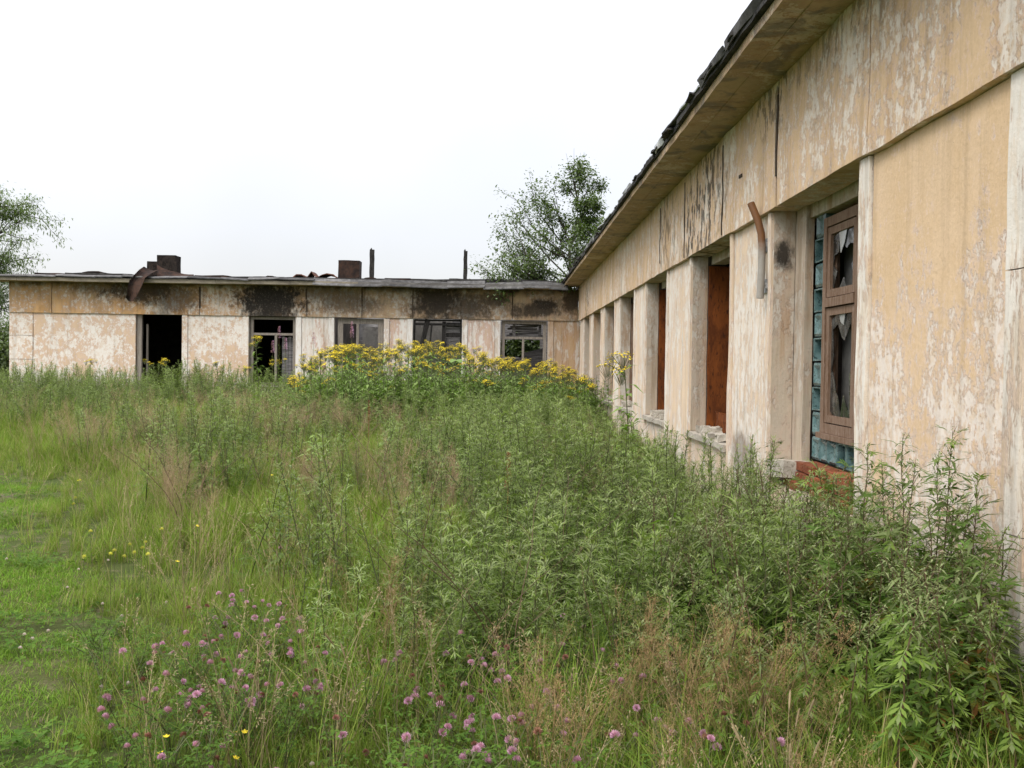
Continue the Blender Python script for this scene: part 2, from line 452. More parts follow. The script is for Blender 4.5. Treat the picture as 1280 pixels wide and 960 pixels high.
_c = t.mix(t.smooth(t.noise(t.pos(), 9, 6, 0.65), 0.45, 0.65), (0.035, 0.038, 0.036), (0.17, 0.175, 0.165))
MAT['glass'] = t.done(t.principled(_c, t.smooth(t.noise(t.pos(), 12, 5), 0.4, 0.65, 0.05, 0.4), 0.5, **{'Transmission Weight': 0.45, 'IOR': 1.45}))
t = NT('pale_glass_shard')
MAT['shard'] = t.done(t.principled((0.42, 0.44, 0.43), 0.12, 0.7, **{'Transmission Weight': 0.2}))

t = NT('dust_blind_glass')
MAT['inner'] = t.done(t.principled(t.mix(t.smooth(t.noise(t.pos(), 5, 6, .6), .4, .65), (0.13, 0.13, 0.125), (0.22, 0.22, 0.21)), 0.35, 0.5))

# ------------------------------------------------------------------ ground
t = NT('meadow_soil')
_n1 = t.noise(t.pos(), 0.55, 6, 0.65, 0.5); _n2 = t.noise(t.pos(), 7, 8, 0.7)
_c = t.mix(t.smooth(_n1, 0.4, 0.62), (0.06, 0.085, 0.022), (0.09, 0.10, 0.035))
_c = t.mix(t.smooth(_n2, 0.5, 0.7), _c, (0.17, 0.14, 0.09))
_g = t.n.new("ShaderNodeSeparateXYZ"); t.l.new(t.pos(), _g.inputs[0])
for (_x, _y, _rx, _ry) in ((-4.6, 8.2, .30, .34), (-5.8, 10.8, .35, .4), (-5.1, 9.4, .2, .8)):      # earth worn bare on the mown strip
    _d = t.vmath('MULTIPLY', t.vmath('SUBTRACT', t.pos(), (_x, _y, 0)), (1 / _rx, 1 / _ry, 0))
    _m = t.smooth(t.math('ADD', t.vmath('LENGTH', _d), t.math('MULTIPLY', t.noise(t.pos(), 3, 5), 0.6)), 0.9, 1.5, 1, 0)
    _c = t.mix(_m, _c, t.mix(_n2, (0.125, 0.105, 0.065), (0.21, 0.18, 0.125)))
MAT['soil'] = t.done(t.principled(_c, 0.95, 0.1, t.bump(t.noise(t.pos(), 25, 8, 0.75), 0.8, 0.03)))
g = MB()
xs = list(np.concatenate([[-700, -260, -90], np.arange(-30, 12.1, 1.0), [40, 120, 320, 700]]))
ys = list(np.concatenate([[-500, -120, -30], np.arange(-6, 44.1, 1.0), [70, 140, 320, 800, 1600]]))


def gz(x, y):
    """ground height"""
    k = 1.0 if (-40 < x < 20 and -10 < y < 45) else 0.0
    return k * 0.05 * mnoise.noise(Vector((x * 0.45, y * 0.45, 0.3))) if k else 0.0


for y in ys:
    for x in xs: g.v.append((x, y, gz(x, y)))
nx = len(xs)
for j in range(len(ys) - 1):
    for i in range(nx - 1):
        g.f.append((j * nx + i, j * nx + i + 1, (j + 1) * nx + i + 1, (j + 1) * nx + i)); g.mi.append(0)
tag(g.build('ground', MAT['soil'], smooth=True), kind='structure')

# ------------------------------------------------------------------ the building
W, YC = 2.30, 29.73             # plane of the long wall (x) and of the far wing's front (y)
ZL, ZS, ZSF = 2.95, 4.0, 3.90   # underside of the upper panels, soffit of the long wing, soffit of the far wing
SILL = 0.80
B = empty('derelict_building', (W, YC, 0))
tag(B, 'long single-storey L-shaped ruin with flaking ochre plaster, empty windows and burnt roof edge', 'building')
BI = B.matrix_world.copy(); BI.translation = Vector((W, YC, 0)); BINV = BI.inverted()


def part(mb, name, mat, parent=B, smooth=False, label=None):
    o = mb.build(name, mat, None, smooth)
    o.parent = parent
    o.matrix_parent_inverse = BINV          # vertices are written in world metres; every parent part keeps its origin at the world origin
    if parent is not B: o.matrix_parent_inverse = Matrix.Identity(4)
    if label: o['label'] = label
    return o


def P1(name, mat, x0, x1, y0, y1, z0, z1, seg=0.35, jit=0.004, parent=B, label=None, cap=14):
    m = MB(); m.slab(x0, x1, y0, y1, z0, z1, seg, jit, cap=cap)
    return part(m, name, mat, parent, label=label)


# --- long wing: openings (near jamb, far jamb) along y
OPEN = [(6.21, 8.28), (9.79, 11.84), (13.64, 15.63), (17.08, 19.12), (20.18, 22.19), (23.02, 25.10), (26.04, 27.95)]
# upper (frieze) panels, proud of the wall below, open joints between
J = [-3.0, 0.2, 3.1, 6.0, 8.02, 10.02, 12.12, 14.05, 17.0, 20.1, 23.1, 26.1, 28.2, YC]
for i in range(len(J) - 1):
    g0, g1 = J[i] + 0.008, J[i + 1] - 0.008
    if J[i] in (8.02,): g0 += 0.02
    if J[i] in (10.02, 12.12): g0 += 0.008
    P1('frieze_panel', MAT['frieze_r'], W - 0.055, W + 0.21, g0, g1, ZL, ZS - 0.003, 0.16, 0.010, cap=18)
P1('joint_backing', MAT['joint'], W + 0.02, W + 0.19, -2.9, YC - 0.02, ZL + 0.04, ZS - 0.02, 5, 0)
# piers between openings, their white edge strips, reveals
edges = [-3.0] + [e for o in OPEN for e in o] + [YC]
for i in range(0, len(edges), 2):
    a, b = edges[i], edges[i + 1]
    if i == 0:      # the near stretch: two big panels and a joint
        P1('wall_panel', MAT['panel_r'], W, W + 0.19, 4.38, b - 0.18, -0.2, ZL - 0.004, 0.2, 0.006, cap=18)
        P1('wall_panel', MAT['panel_r'], W + 0.004, W + 0.19, 0.9, 4.16, -0.2, ZL - 0.004, 0.3, 0.006)
        P1('wall_panel', MAT['panel_r'], W + 0.004, W + 0.19, a, 0.885, -0.2, ZL - 0.004, 0.4, 0.006)
        # block column at the joint, in courses
        for (z0, z1) in ((-0.2, 0.304), (0.310, 0.864), (0.870, 2.056), (2.062, ZL - 0.004)):
            P1('edge_block', MAT['strip_r'], W - 0.02, W + 0.19, 4.17, 4.37, z0, z1, 0.1, 0.006)
    else:
        P1('wall_panel', MAT['pier_r'], W, W + 0.19, a + 0.10, b - 0.12, -0.2, ZL - 0.004, 0.2, 0.007)
        P1('edge_strip', MAT['strip_r'], W - 0.022, W + 0.192, a, a + 0.092, -0.2, ZL - 0.006, 0.13, 0.009)
    if b < YC:
        P1('edge_strip', MAT['strip_r'], W - 0.022, W + 0.192, b - (0.17 if i == 0 else 0.112), b, -0.2, ZL - 0.006, 0.11, 0.010)
# walls under the windows, broken sills
for k, (a, b) in enumerate(OPEN):
    P1('sill_panel', MAT['pier_r'], W + 0.012, W + 0.185, a + 0.004, b - 0.004, -0.2, SILL - 0.07 - (0.12 if k == 0 else 0), 0.25, 0.006)
    if k > 0:
        P1('window_sill', MAT['concrete'], W - 0.05, W + 0.36, a + 0.006, b - 0.006, SILL - 0.065, SILL + 0.0, 0.12, 0.018, cap=16)
    # concrete facing of the far jamb, a few millimetres proud of the strip's end
    P1('jamb_facing', MAT['reveal_mark' if k == 0 else 'reveal_r'], W + 0.004, W + 0.187, b - 0.012, b - 0.002, SILL + 0.004, ZL - 0.004, 0.2, 0.003)
    # inner leaf jambs
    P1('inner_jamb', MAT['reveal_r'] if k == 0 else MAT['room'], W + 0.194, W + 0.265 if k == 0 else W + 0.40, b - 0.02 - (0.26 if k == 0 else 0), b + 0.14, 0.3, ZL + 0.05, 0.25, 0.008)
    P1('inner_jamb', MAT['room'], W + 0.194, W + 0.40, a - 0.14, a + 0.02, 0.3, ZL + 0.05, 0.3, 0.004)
    P1('head_beam', MAT['reveal_r'], W + 0.23, W + 0.40, a - 0.2, b + 0.2, ZL - 0.10, ZL + 0.12, 0.3, 0.006)
    if k > 0:   # timber lining left in the opening
        P1('timber_lining', MAT['rustwood'] if k < 3 else MAT['brownwood'], W + 0.196, W + 0.46, b - 0.055, b - 0.024, SILL + 0.01, ZL - 0.12, 0.13, 0.009)
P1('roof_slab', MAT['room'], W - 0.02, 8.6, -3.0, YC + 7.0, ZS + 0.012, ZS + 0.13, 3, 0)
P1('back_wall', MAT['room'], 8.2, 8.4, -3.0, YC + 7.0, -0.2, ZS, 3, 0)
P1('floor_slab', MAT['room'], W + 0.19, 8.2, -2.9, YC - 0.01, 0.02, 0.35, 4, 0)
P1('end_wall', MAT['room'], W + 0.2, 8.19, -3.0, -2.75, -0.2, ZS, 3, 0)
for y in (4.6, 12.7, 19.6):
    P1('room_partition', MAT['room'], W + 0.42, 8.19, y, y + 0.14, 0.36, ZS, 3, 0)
# something rust coloured leans in the second opening, and rubble on its sill
mb = MB(); mb.slab(W + 0.30, W + 0.42, 10.7, 11.75, SILL + 0.02, SILL + 0.24, 0.14, 0.05, nscale=5)
part(mb, 'fallen_lining', MAT['rustwood'])
for (y, x, s) in ((10.2, 2.36, .09), (10.55, 2.33, .07), (11.0, 2.38, .11), (11.5, 2.40, .08), (9.95, 2.42, .06), (14.2, 2.4, .09), (15.2, 2.42, .1), (14.7, 2.36, .06), (18.5, 2.4, .12), (21.6, 2.42, .12)):
    mb = MB(); mb.slab(x - s, x + s, y - s * 1.2, y + s * 1.2, SILL + 0.004, SILL + s * 0.9, 0.05, s * 0.35, nscale=9, cap=4)
    part(mb, 'rubble_piece', MAT['concrete'])

# --- near window: glass blocks round a brown casement, bricks bared under the sill
XW = W + 0.27
win = MB()
wy0, wy1, wz0, wz1 = 6.93, 7.72, 1.085, 2.80
def bars(m, x0, x1, y0, y1, z0, z1, w, jit=0.003):
    m.slab(x0, x1, y0, y0 + w, z0, z1, 0.3, jit); m.slab(x0, x1, y1 - w, y1, z0, z1, 0.3, jit)
    m.slab(x0 + .002, x1 - .002, y0 + w, y1 - w, z0, z0 + w, 0.3, jit); m.slab(x0 + .002, x1 - .002, y0 + w, y1 - w, z1 - w, z1, 0.3, jit)
bars(win, XW - 0.02, XW + 0.09, wy0, wy1, wz0, wz1, 0.075)
win.slab(XW - 0.03, XW + 0.08, wy0 + 0.075, wy1 - 0.075, 2.085, 2.155, 0.3, 0.003)
win.slab(XW - 0.045, XW + 0.09, wy0 - 0.02, wy1 + 0.02, wz0 - 0.045, wz0 - 0.002, 0.2, 0.006)
WN = part(win, 'window', MAT['brownwood'], label='brown wooden casement with smashed panes among teal glass blocks')
for (z0, z1, nm) in ((1.165, 2.08, 0), (2.16, 2.72, 1)):
    s = MB(); bars(s, XW - 0.012, XW + 0.045, wy0 + 0.085, wy1 - 0.085, z0 + 0.004, z1 - 0.004, 0.058)
    S = part(s, 'sash', MAT['brownwood'], WN)
    # broken glass: jagged pieces still held by the sash, the middle gone
    ya, yb, za, zb = wy0 + 0.14, wy1 - 0.14, z0 + 0.06, z1 - 0.06
    rr = random.Random(5 + nm)
    n = 17
    ring_o, ring_i = [], []
    for k in range(n):
        an = 2 * math.pi * k / n
        cy, cz = math.cos(an), math.sin(an)
        s_ = 1 / max(abs(cy), abs(cz))
        oy, oz = (ya + yb) / 2 + cy * s_ * (yb - ya) / 2, (za + zb) / 2 + cz * s_ * (zb - za) / 2
        f = rr.choice((0.52, 0.6, 0.72, 0.86, 0.93)) * rr.uniform(0.92, 1.06)
        iy, iz = (ya + yb) / 2 + cy * s_ * f * (yb - ya) / 2, (za + zb) / 2 + cz * s_ * f * (zb - za) / 2 - 0.03
        ring_o.append((oy, oz)); ring_i.append((iy, iz))
    gm = MB()
    for k in range(n):
        k2 = (k + 1) % n
        a_, b_, c_, d_ = ring_o[k], ring_o[k2], ring_i[k2], ring_i[k]
        for xx, fl in ((XW + 0.012, 0), (XW + 0.017, 1)):
            q = [(xx, *a_), (xx, *b_), (xx, *c_), (xx, *d_)]
            gm.quad(*(q if fl else q[::-1]))
    part(gm, 'broken_pane', MAT['glass'], WN)
    sh = MB()
    yy = wy0 + 0.33
    top = z1 - 0.06
    for q in (((0, 0), (0.17, 0), (0.13, -0.17), (0.05, -0.10)),) if nm else (((0.0, 0), (0.13, 0), (0.10, -0.06), (0.03, -0.09)),):
        pts = [(yy + a_, top + b_) for a_, b_ in q]
        sh.quad(*[(XW + 0.004, *p_) for p_ in pts]); sh.quad(*[(XW + 0.009, *p_) for p_ in pts][::-1])
    part(sh, 'glass_shard', MAT['shard'], WN)


m = MB(); m.slab(XW + 0.14, XW + 0.15, wy0 + .03, wy1 - .03, wz0 + .05, wz1 - .03, 1, 0); part(m, 'inner_pane', MAT['inner'], WN)


def glass_block(y0, y1, z0, z1, broken=False):
    x0, x1 = XW - 0.01, XW + 0.085
    m = MB()
    r = 0.022
    if broken:      # only the shell stands, mouth ragged
        m.slab(x0, x1, y0, y0 + 0.012, z0, z1, 0.05, 0.006, cap=4); m.slab(x0, x1, y1 - 0.012, y1, z0, z1, 0.05, 0.006, cap=4)
        m.slab(x0 + .002, x1, y0 + 0.012, y1 - 0.012, z0, z0 + 0.012, 0.05, 0.006, cap=4); m.slab(x0 + .002, x1, y0 + 0.012, y1 - 0.012, z1 - 0.012, z1, 0.05, 0.006, cap=4)
        m.slab(x1 - 0.012, x1 - 0.003, y0 + .012, y1 - .012, z0 + .012, z1 - .012, 0.2, 0.0)
    else:
        i = len(m.v)
        rings = [(x1, 0), (x0 + r * 0.6, 0), (x0, r), (x0 + 0.006, r * 1.6), (x0 + 0.018, r * 2.6)]
        for (x, ins) in rings:
            m.v += [(x, y0 + ins, z0 + ins), (x, y1 - ins, z0 + ins), (x, y1 - ins, z1 - ins), (x, y0 + ins, z1 - ins)]
        for k in range(len(rings) - 1):
            for c in range(4):
                c2 = (c + 1) % 4
                m.f.append((i + k * 4 + c, i + k * 4 + 4 + c, i + k * 4 + 4 + c2, i + k * 4 + c2)); m.mi.append(0)
        e = i + (len(rings) - 1) * 4
        m.f.append((e + 3, e + 2, e + 1, e)); m.mi.append(0); m.f.append((i, i + 1, i + 2, i + 3)); m.mi.append(0)
    part(m, 'glass_block', MAT['block'], WN)


zz = 0.845
k = 0
while zz < 2.75:
    glass_block(7.745, 7.955, zz, zz + 0.19, broken=k in (2, 4, 6, 8)); zz += 0.203; k += 1
for k in range(6):
    y1_ = 7.73 - k * 0.203
    glass_block(y1_ - 0.19, y1_, 0.845, 1.03, broken=k in (2, 3))
m = MB(); m.slab(XW + 0.095, XW + 0.13, 6.3, 8.02, 2.81, 2.95, 0.3, .004); part(m, 'head_board', MAT['brownwood'], WN)
m = MB(); m.slab(XW + 0.0, XW + 0.09, 6.25, 7.73, 1.036, 1.05, 0.3, .004); part(m, 'mortar_bed', MAT['concrete'], WN)
# bricks under the near window
for row in range(3):
    for c in range(9):
        y0 = 6.22 + c * 0.23 + (0.11 if row % 2 else 0)
        if y0 + 0.21 > 8.27: continue
        if random.random() < 0.12: continue
        dx = random.uniform(-0.03, 0.03) + 0.02 * row
        P1('brick', MAT['brick'], W + 0.05 + dx, W + 0.26, y0, y0 + 0.215, 0.615 + row * 0.076, 0.615 + row * 0.076 + 0.064, 0.11, 0.008, cap=2)
P1('sill_rubble', MAT['concrete'], W - 0.03, W + 0.20, 7.75, 8.26, SILL - 0.12, SILL + 0.02, 0.1, 0.03)

# --- bent vent pipe and its two brackets
pp = MB()
pa = [tuple(at(px, py, 8.42 + q)) for (px, py, q) in ((950, 373, 0), (952, 335, 0), (952.5, 308, 0), (951.5, 292, .01), (947.5, 276, .03), (942.5, 264, .05), (938.5, 254, .07))]
pp.tube(pa, 0.033, 12, cap=False); pp.tube(pa, 0.028, 12, cap=False)
PIPE = part(pp, 'vent_pipe', MAT['pipe'], smooth=True)
for py in (306, 357):
    z = at(957, py, 8.42).z
    b_ = MB(); b_.slab(W - 0.075, W + 0.004, 8.408, 8.418, z - 0.025, z + 0.025, 1, 0); b_.slab(W - 0.014, W - 0.004, 8.43, 8.60, z - 0.06, z + 0.06, 1, 0)
    part(b_, 'bracket', MAT['tin'], PIPE)
for (y0, z0, z1, w) in ((8.03, 3.20, 3.87, .04), (10.02, 2.97, 3.9, .03), (12.12, 2.97, 3.92, .025), (14.05, 3.1, 3.9, .02), (9.25, 3.42, 3.45, .12)):
    P1('open_joint', MAT['joint'], W - 0.064, W - 0.03, y0 - w / 2, y0 + w / 2, z0, z1, 0.12, 0.010)

# --- eave of the long wing: stained soffit slab, layered ragged roofing at its edge
EX = 1.775
for i, (a, b) in enumerate(zip([-3.0, 3.0, 8.9, 14.8, 20.7, 26.0], [2.985, 8.885, 14.785, 20.685, 25.985, YC - 0.02])):
    m = MB(); m.slab(EX, W + 0.2, a, b, ZS, ZS + 0.075, 0.26, 0.007, cap=22)
    part(m, 'soffit_slab', MAT['soffit'])
P1('drip_groove', MAT['soffit'], EX + 0.20, EX + 0.214, -2.9, YC - 0.06, ZS - 0.005, ZS + 0.01, 0.6, 0.003, cap=40)
rr = random.Random(3)
y = -2.9
while y < YC - 0.4:      # felt under-layer
    L = rr.uniform(1.2, 2.4); y1 = min(y + L, YC - 0.1)
    ov = rr.uniform(0.02, 0.06)
    m = MB(); m.slab(EX - ov, W + 0.7, y, y1 - 0.012, ZS + 0.078, ZS + 0.118 + rr.uniform(0, .015), 0.12, 0.013, nscale=4, cap=16)
    part(m, 'roofing_felt', MAT['felt']); y = y1
y = -2.9
k = 0
while y < YC - 0.4:      # loose sheets on top, curled and slipped
    L = rr.uniform(0.55, 1.15); y1 = min(y + L, YC - 0.05)
    tilt, lift, ov = rr.uniform(-0.02, 0.035), rr.uniform(0.0, 0.03), rr.uniform(0.015, 0.075)
    def fn(p, tilt=tilt, y=y, y1=y1, lift=lift):
        q = (p.y - y) / (y1 - y); e = max(0.0, (EX + 0.25 - p.x) / 0.3)
        return Vector((p.x, p.y, p.z + tilt * (q - .5) * 1.2 + lift * e * e - 0.035 * e * e * (1 - q)))
    m = MB(); m.slab(EX - ov, W + 0.5, y - 0.05, y1, ZS + 0.145 + 0.010 * (k % 2), ZS + 0.162 + 0.010 * (k % 2), 0.14, 0.008, nscale=5, cap=9, fn=fn)
    pick = rr.random()
    part(m, 'roofing_sheet', MAT['tin'] if (pick < 0.5 and 7 < y < 19) else MAT['slate'] if pick < 0.6 else MAT['slate_dark'])
    if rr.random() < 0.6:
        f0, f1 = y + rr.uniform(0, .12), y1 - rr.uniform(0, .15)
        zb, zt = ZS + rr.uniform(.098, .135), ZS + 0.163 + 0.010 * (k % 2)
        sk, out = rr.uniform(-.03, .03), rr.uniform(.02, .05)
        def ff(p, zb=zb, zt=zt, sk=sk, f0=f0, f1=f1, out=out):
            q = (p.y - f0) / (f1 - f0); e = (zt - p.z) / (zt - zb)
            return Vector((p.x + .02 * e - .018 * math.sin(q * 5 + sk * 90) * e, p.y, p.z + sk * (q - .5) * e))
        m = MB(); m.slab(EX - ov - 0.016, EX - ov - 0.006, f0, f1, zb, zt, 0.10, 0.006, nscale=5, cap=7, fn=ff)
        part(m, 'edge_flap', MAT['tin'] if (pick < 0.55 and 6.5 < y < 21) else MAT['slate'] if pick < .75 else MAT['slate_dark'])
    if rr.random() < 0.55:
        m = MB(); yy = rr.uniform(y, y1 - .2); m.slab(EX - ov - 0.03, EX + 0.15, yy, yy + rr.uniform(.15, .45), ZS + 0.118, ZS + 0.138, 0.08, 0.025, nscale=6, cap=5)
        part(m, 'roofing_scrap', MAT['felt'])
    y = y1; k += 1

# --- far wing
FO = [(-11.43, -10.0), (-7.95, -6.49), (-5.31, -3.77), (-2.88, -1.35), (-0.16, 1.31)]
XL = -15.32
FJ = [XL, -14.0, -9.45, -6.15, -4.45, -2.88, 0.20, W - 0.058]
for a, b in zip(FJ[:-1], FJ[1:]):
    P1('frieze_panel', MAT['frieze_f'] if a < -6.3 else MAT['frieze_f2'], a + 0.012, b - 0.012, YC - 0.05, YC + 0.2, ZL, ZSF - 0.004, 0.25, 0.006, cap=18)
P1('joint_backing', MAT['joint'], XL + 0.05, W - 0.06, YC + 0.0, YC + 0.19, ZL + 0.03, ZSF - 0.02, 6, 0)
for (x0, z0, z1, w) in ((-9.45, 3.16, 3.82, .06), (-6.15, 3.1, 3.45, .05), (-6.17, 3.5, 3.8, .04), (-4.45, 3.3, 3.85, .05), (-2.88, ZL + .02, 3.85, .035), (0.2, 3.1, 3.88, .035)):
    P1('open_joint', MAT['joint'], x0 - w / 2, x0 + w / 2, YC - 0.056, YC - 0.02, z0, z1, 0.15, 0.012)
fe = [XL] + [e for o in FO for e in o] + [W]
for i in range(0, len(fe), 2):
    a, b = fe[i], fe[i + 1]
    if i == 0:
        for (z0, z1) in ((-0.2, 1.50), (1.512, 2.24), (2.252, ZL - 0.004)):
            P1('corner_block', MAT['panel_f'], a, a + 0.72, YC - 0.012, YC + 0.19, z0, z1, 0.2, 0.006)
        P1('wall_panel', MAT['panel_f'], a + 0.735, b - 0.01, YC, YC + 0.19, -0.2, ZL - 0.004, 0.3, 0.006)
        P1('end_wall', MAT['panel_f'], XL + 0.01, XL + 0.2, YC + 0.2, YC + 6.6, -0.2, ZSF, 0.6, 0.006)
        continue
    mt = MAT['panel_f'] if i == 2 else MAT['pier_f2'] if i == len(fe) - 2 else MAT['pier_f']
    sw = 0.17
    P1('wall_panel', mt, a + sw + .008, (b - sw - .008) if i < len(fe) - 2 else b - 0.002, YC, YC + 0.19, -0.2, ZL - 0.004, 0.25, 0.006)
    P1('edge_strip', MAT['panel_f'] if i == 2 else mt if i == len(fe) - 2 else MAT['strip_f'], a, a + sw, YC - 0.022, YC + 0.192, -0.2, ZL - 0.006, 0.25, 0.005)
    if i < len(fe) - 2:
        P1('edge_strip', MAT['panel_f'] if i == 2 else MAT['strip_f'], b - sw, b, YC - 0.022, YC + 0.192, -0.2, ZL - 0.006, 0.25, 0.005)
for k, (a, b) in enumerate(FO):
    P1('sill_panel', MAT['panel_f'] if k < 2 else MAT['pier_f'], a + .004, b - .004, YC + 0.01, YC + 0.185, -0.2, SILL - 0.06 if k else 0.30, 0.3, 0.006)
    P1('window_sill', MAT['concrete'], a + .006, b - .006, YC - 0.03, YC + 0.3, (SILL - 0.055) if k else 0.305, SILL if k else 0.36, 0.2, 0.01)
# eave: soffit slab, fascia lengths, roofing sheets
YE = YC - 0.62
P1('soffit_slab', MAT['soffit'], -16.6, EX - 0.01, YE + 0.03, YC + 0.25, ZSF, ZSF + 0.09, 0.5, 0.006, cap=40)
x = -16.62
k = 0
rr = random.Random(8)
while x < EX - 0.3:
    x1 = min(x + rr.uniform(1.6, 2.6), EX - 0.02)
    m = MB(); m.slab(x, x1 - 0.01, YE, YE + 0.035, ZSF - 0.01 + rr.uniform(-.012, .012), ZSF + 0.10, 0.25, 0.008)
    part(m, 'fascia_board', MAT['fascia'] if x < -6.5 else MAT['fascia_dark']); x = x1; k += 1
x = -16.65
k = 0
while x < EX - 0.15:
    x1 = min(x + rr.uniform(0.7, 1.25), EX + 0.1)
    dz, tl = rr.uniform(-0.012, 0.02), rr.uniform(-0.02, 0.02)
    drop = 0.22 if x > -6.5 else 0.06
    def fn(p, x=x, x1=x1, tl=tl, drop=drop):
        e = max(0.0, (YE + 0.12 - p.y) / 0.2)
        return Vector((p.x, p.y, p.z + tl * ((p.x - x) / (x1 - x) - .5) * 2 - drop * e))
    m = MB(); m.slab(x - 0.04, x1, YE - 0.06, YE + 1.15, ZSF + 0.155 + dz + 0.012 * (k % 2), ZSF + 0.182 + dz + 0.012 * (k % 2), 0.2, 0.009, nscale=4, cap=8, fn=fn)
    part(m, 'roofing_sheet', MAT['slate_dark'] if x < -15.2 else MAT['slate'] if rr.random() < 0.75 else MAT['slate_dark'])
    if x > -15.3:
        m = MB(); m.slab(x, x1 + 0.05, YE + 0.5, YE + 1.5, ZSF + 0.20, ZSF + 0.245 + rr.uniform(0, .05), 0.25, 0.02, nscale=3, cap=6)
        part(m, 'roofing_felt', MAT['felt'] if rr.random() < .6 else MAT['rustdark'])
    x = x1; k += 1
P1('roof_slab', MAT['room'], XL, -5.6, YC + 0.2, YC + 6.8, ZSF + 0.01, ZSF + 0.14, 3, 0)
P1('back_wall', MAT['room'], XL, -6.3, YC + 6.4, YC + 6.6, -0.2, ZSF, 3, 0)
P1('back_wall', MAT['room_pale'], -6.3, -2.92, YC + 6.4, YC + 6.6, -0.2, ZSF, 3, 0)
P1('back_wall', MAT['charplank'], -2.9, -0.7, YC + 6.4, YC + 6.6, -0.2, ZSF, 3, 0)
P1('back_wall', MAT['charplank'], 1.3, 2.3, YC + 6.4, YC + 6.6, -0.2, ZSF, 3, 0)
P1('back_wall', MAT['charplank'], -6.3, 2.3, YC + 6.41, YC + 6.59, -0.2, 1.85, 3, 0)
P1('back_wall', MAT['charplank'], -6.3, 2.3, YC + 6.41, YC + 6.59, 2.5, ZSF, 3, 0)
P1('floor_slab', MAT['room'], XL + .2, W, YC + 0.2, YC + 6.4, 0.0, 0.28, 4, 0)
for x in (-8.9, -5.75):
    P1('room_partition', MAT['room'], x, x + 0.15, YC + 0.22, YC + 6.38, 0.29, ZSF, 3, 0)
P1('room_partition', MAT['room_pale'], -4.75, -3.3, YC + 2.2, YC + 2.35, 0.29, 2.75, 0.5, 0.004)
P1('room_partition', MAT['room_pale'], -3.1, -1.75, YC + 1.7, YC + 1.84, 0.29, 3.4, 0.5, 0.004)
# burnt rafters over the open rooms
for x in (-5.0, -3.9, -2.2, -0.9, 0.4, 1.6):
    P1('burnt_rafter', MAT['char'], x, x + 0.10, YC + 0.2, YC + 6.3, ZSF - 0.12, ZSF + 0.03, 0.5, 0.014)


def timber_window(a, b, z0, z1, mat, transom=None, mull=(), low_mull=(), name='window', d=0.10, w=0.085, label=None):
    m = MB()
    y0, y1 = YC + d, YC + d + 0.09
    m.slab(a, a + w, y0, y1, z0, z1, 0.4, 0.005); m.slab(b - w, b, y0, y1, z0, z1, 0.4, 0.005)
    m.slab(a + w, b - w, y0 + .002, y1 - .002, z1 - w, z1, 0.4, 0.005); m.slab(a + w, b - w, y0 + .002, y1 - .002, z0, z0 + w, 0.4, 0.005)
    o = part(m, name, mat, label=label)
    if transom:
        q = MB(); q.slab(a + w, b - w, y0 - 0.01, y1 - .004, transom - 0.035, transom + 0.035, 0.3, 0.005); part(q, 'transom', mat, o)
    for x in mull:
        q = MB(); q.slab(x - 0.04, x + 0.04, y0 - .006, y1 - .006, (transom + .037) if transom and x in low_mull else z0 + w, z1 - w, 0.4, 0.005); part(q, 'mullion', mat, o)
    for x in low_mull:
        q = MB(); q.slab(x - 0.035, x + 0.035, y0 - .006, y1 - .006, z0 + w, (transom or z1) - 0.037, 0.4, 0.005); part(q, 'mullion', mat, o)
    return o


# doorway frame, first opening
m = MB(); m.slab(-11.43 + .02, -11.43 + .16, YC + 0.06, YC + 0.16, 0.37, ZL - 0.01, 0.4, 0.006); m.slab(-11.2, -11.15, YC + 0.25, YC + 0.32, 0.37, 2.65, 0.3, 0.012)
part(m, 'door_frame', MAT['greywood'], label='grey timber left of a burnt door frame')
w2 = timber_window(-7.95 + .03, -6.49 - .02, SILL, ZL - .01, MAT['greywood'], 2.40, (), (-7.13,), w=0.09, label='grey window frame without glass under the big soot mark')
for k in range(4):
    m = MB(); m.slab(-6.98 + k * .10, -6.98 + k * .10 + .09, YC + 0.30, YC + 0.325, SILL + .02, 2.33 - .04 * (k % 2), .4, .008); part(m, 'board', MAT['charplank'], w2)
w3 = timber_window(-5.31 + .1, -3.77 - .03, SILL, ZL - .03, MAT['greywood'], None, (-4.60,), (), w=0.16)
w4 = timber_window(-2.88 + .02, -1.35 - .02, SILL, ZL - .02, MAT['char'], 2.78, (), (), w=0.05)
for k in range(12):
    P1('charred_board', MAT['charplank'] if k % 3 else MAT['char'], -1.86, -1.39, YC + 0.24, YC + 0.27, 1.0 + k * 0.155, 1.0 + k * 0.155 + 0.14, 0.25, 0.008, parent=w4)
m = MB(); m.slab(-1.98, -1.87, YC + 0.16, YC + 0.27, SILL, ZL - .08, .3, .01); part(m, 'charred_stud', MAT['char'], w4)
for (xa, za, xb, zb, r) in ((-2.42, 2.93, -2.68, 1.8, .085), (-2.30, 2.8, -2.46, 0.9, .03)):
    m = MB(); m.tube([(xa, YC + 0.12, za), ((xa + xb) / 2 + .01, YC + .10, (za + zb) / 2), (xb, YC + 0.06, zb)], [r, r * .95, r * .7], 5); part(m, 'fallen_rafter', MAT['char'], w4)
w5 = timber_window(-0.16 + .04, 1.31 - .04, SILL, ZL - .02, MAT['greywood'], 2.40, (), (0.55,), w=0.10, label='grey window frame with fallen planks heaped behind it')
rr = random.Random(21)
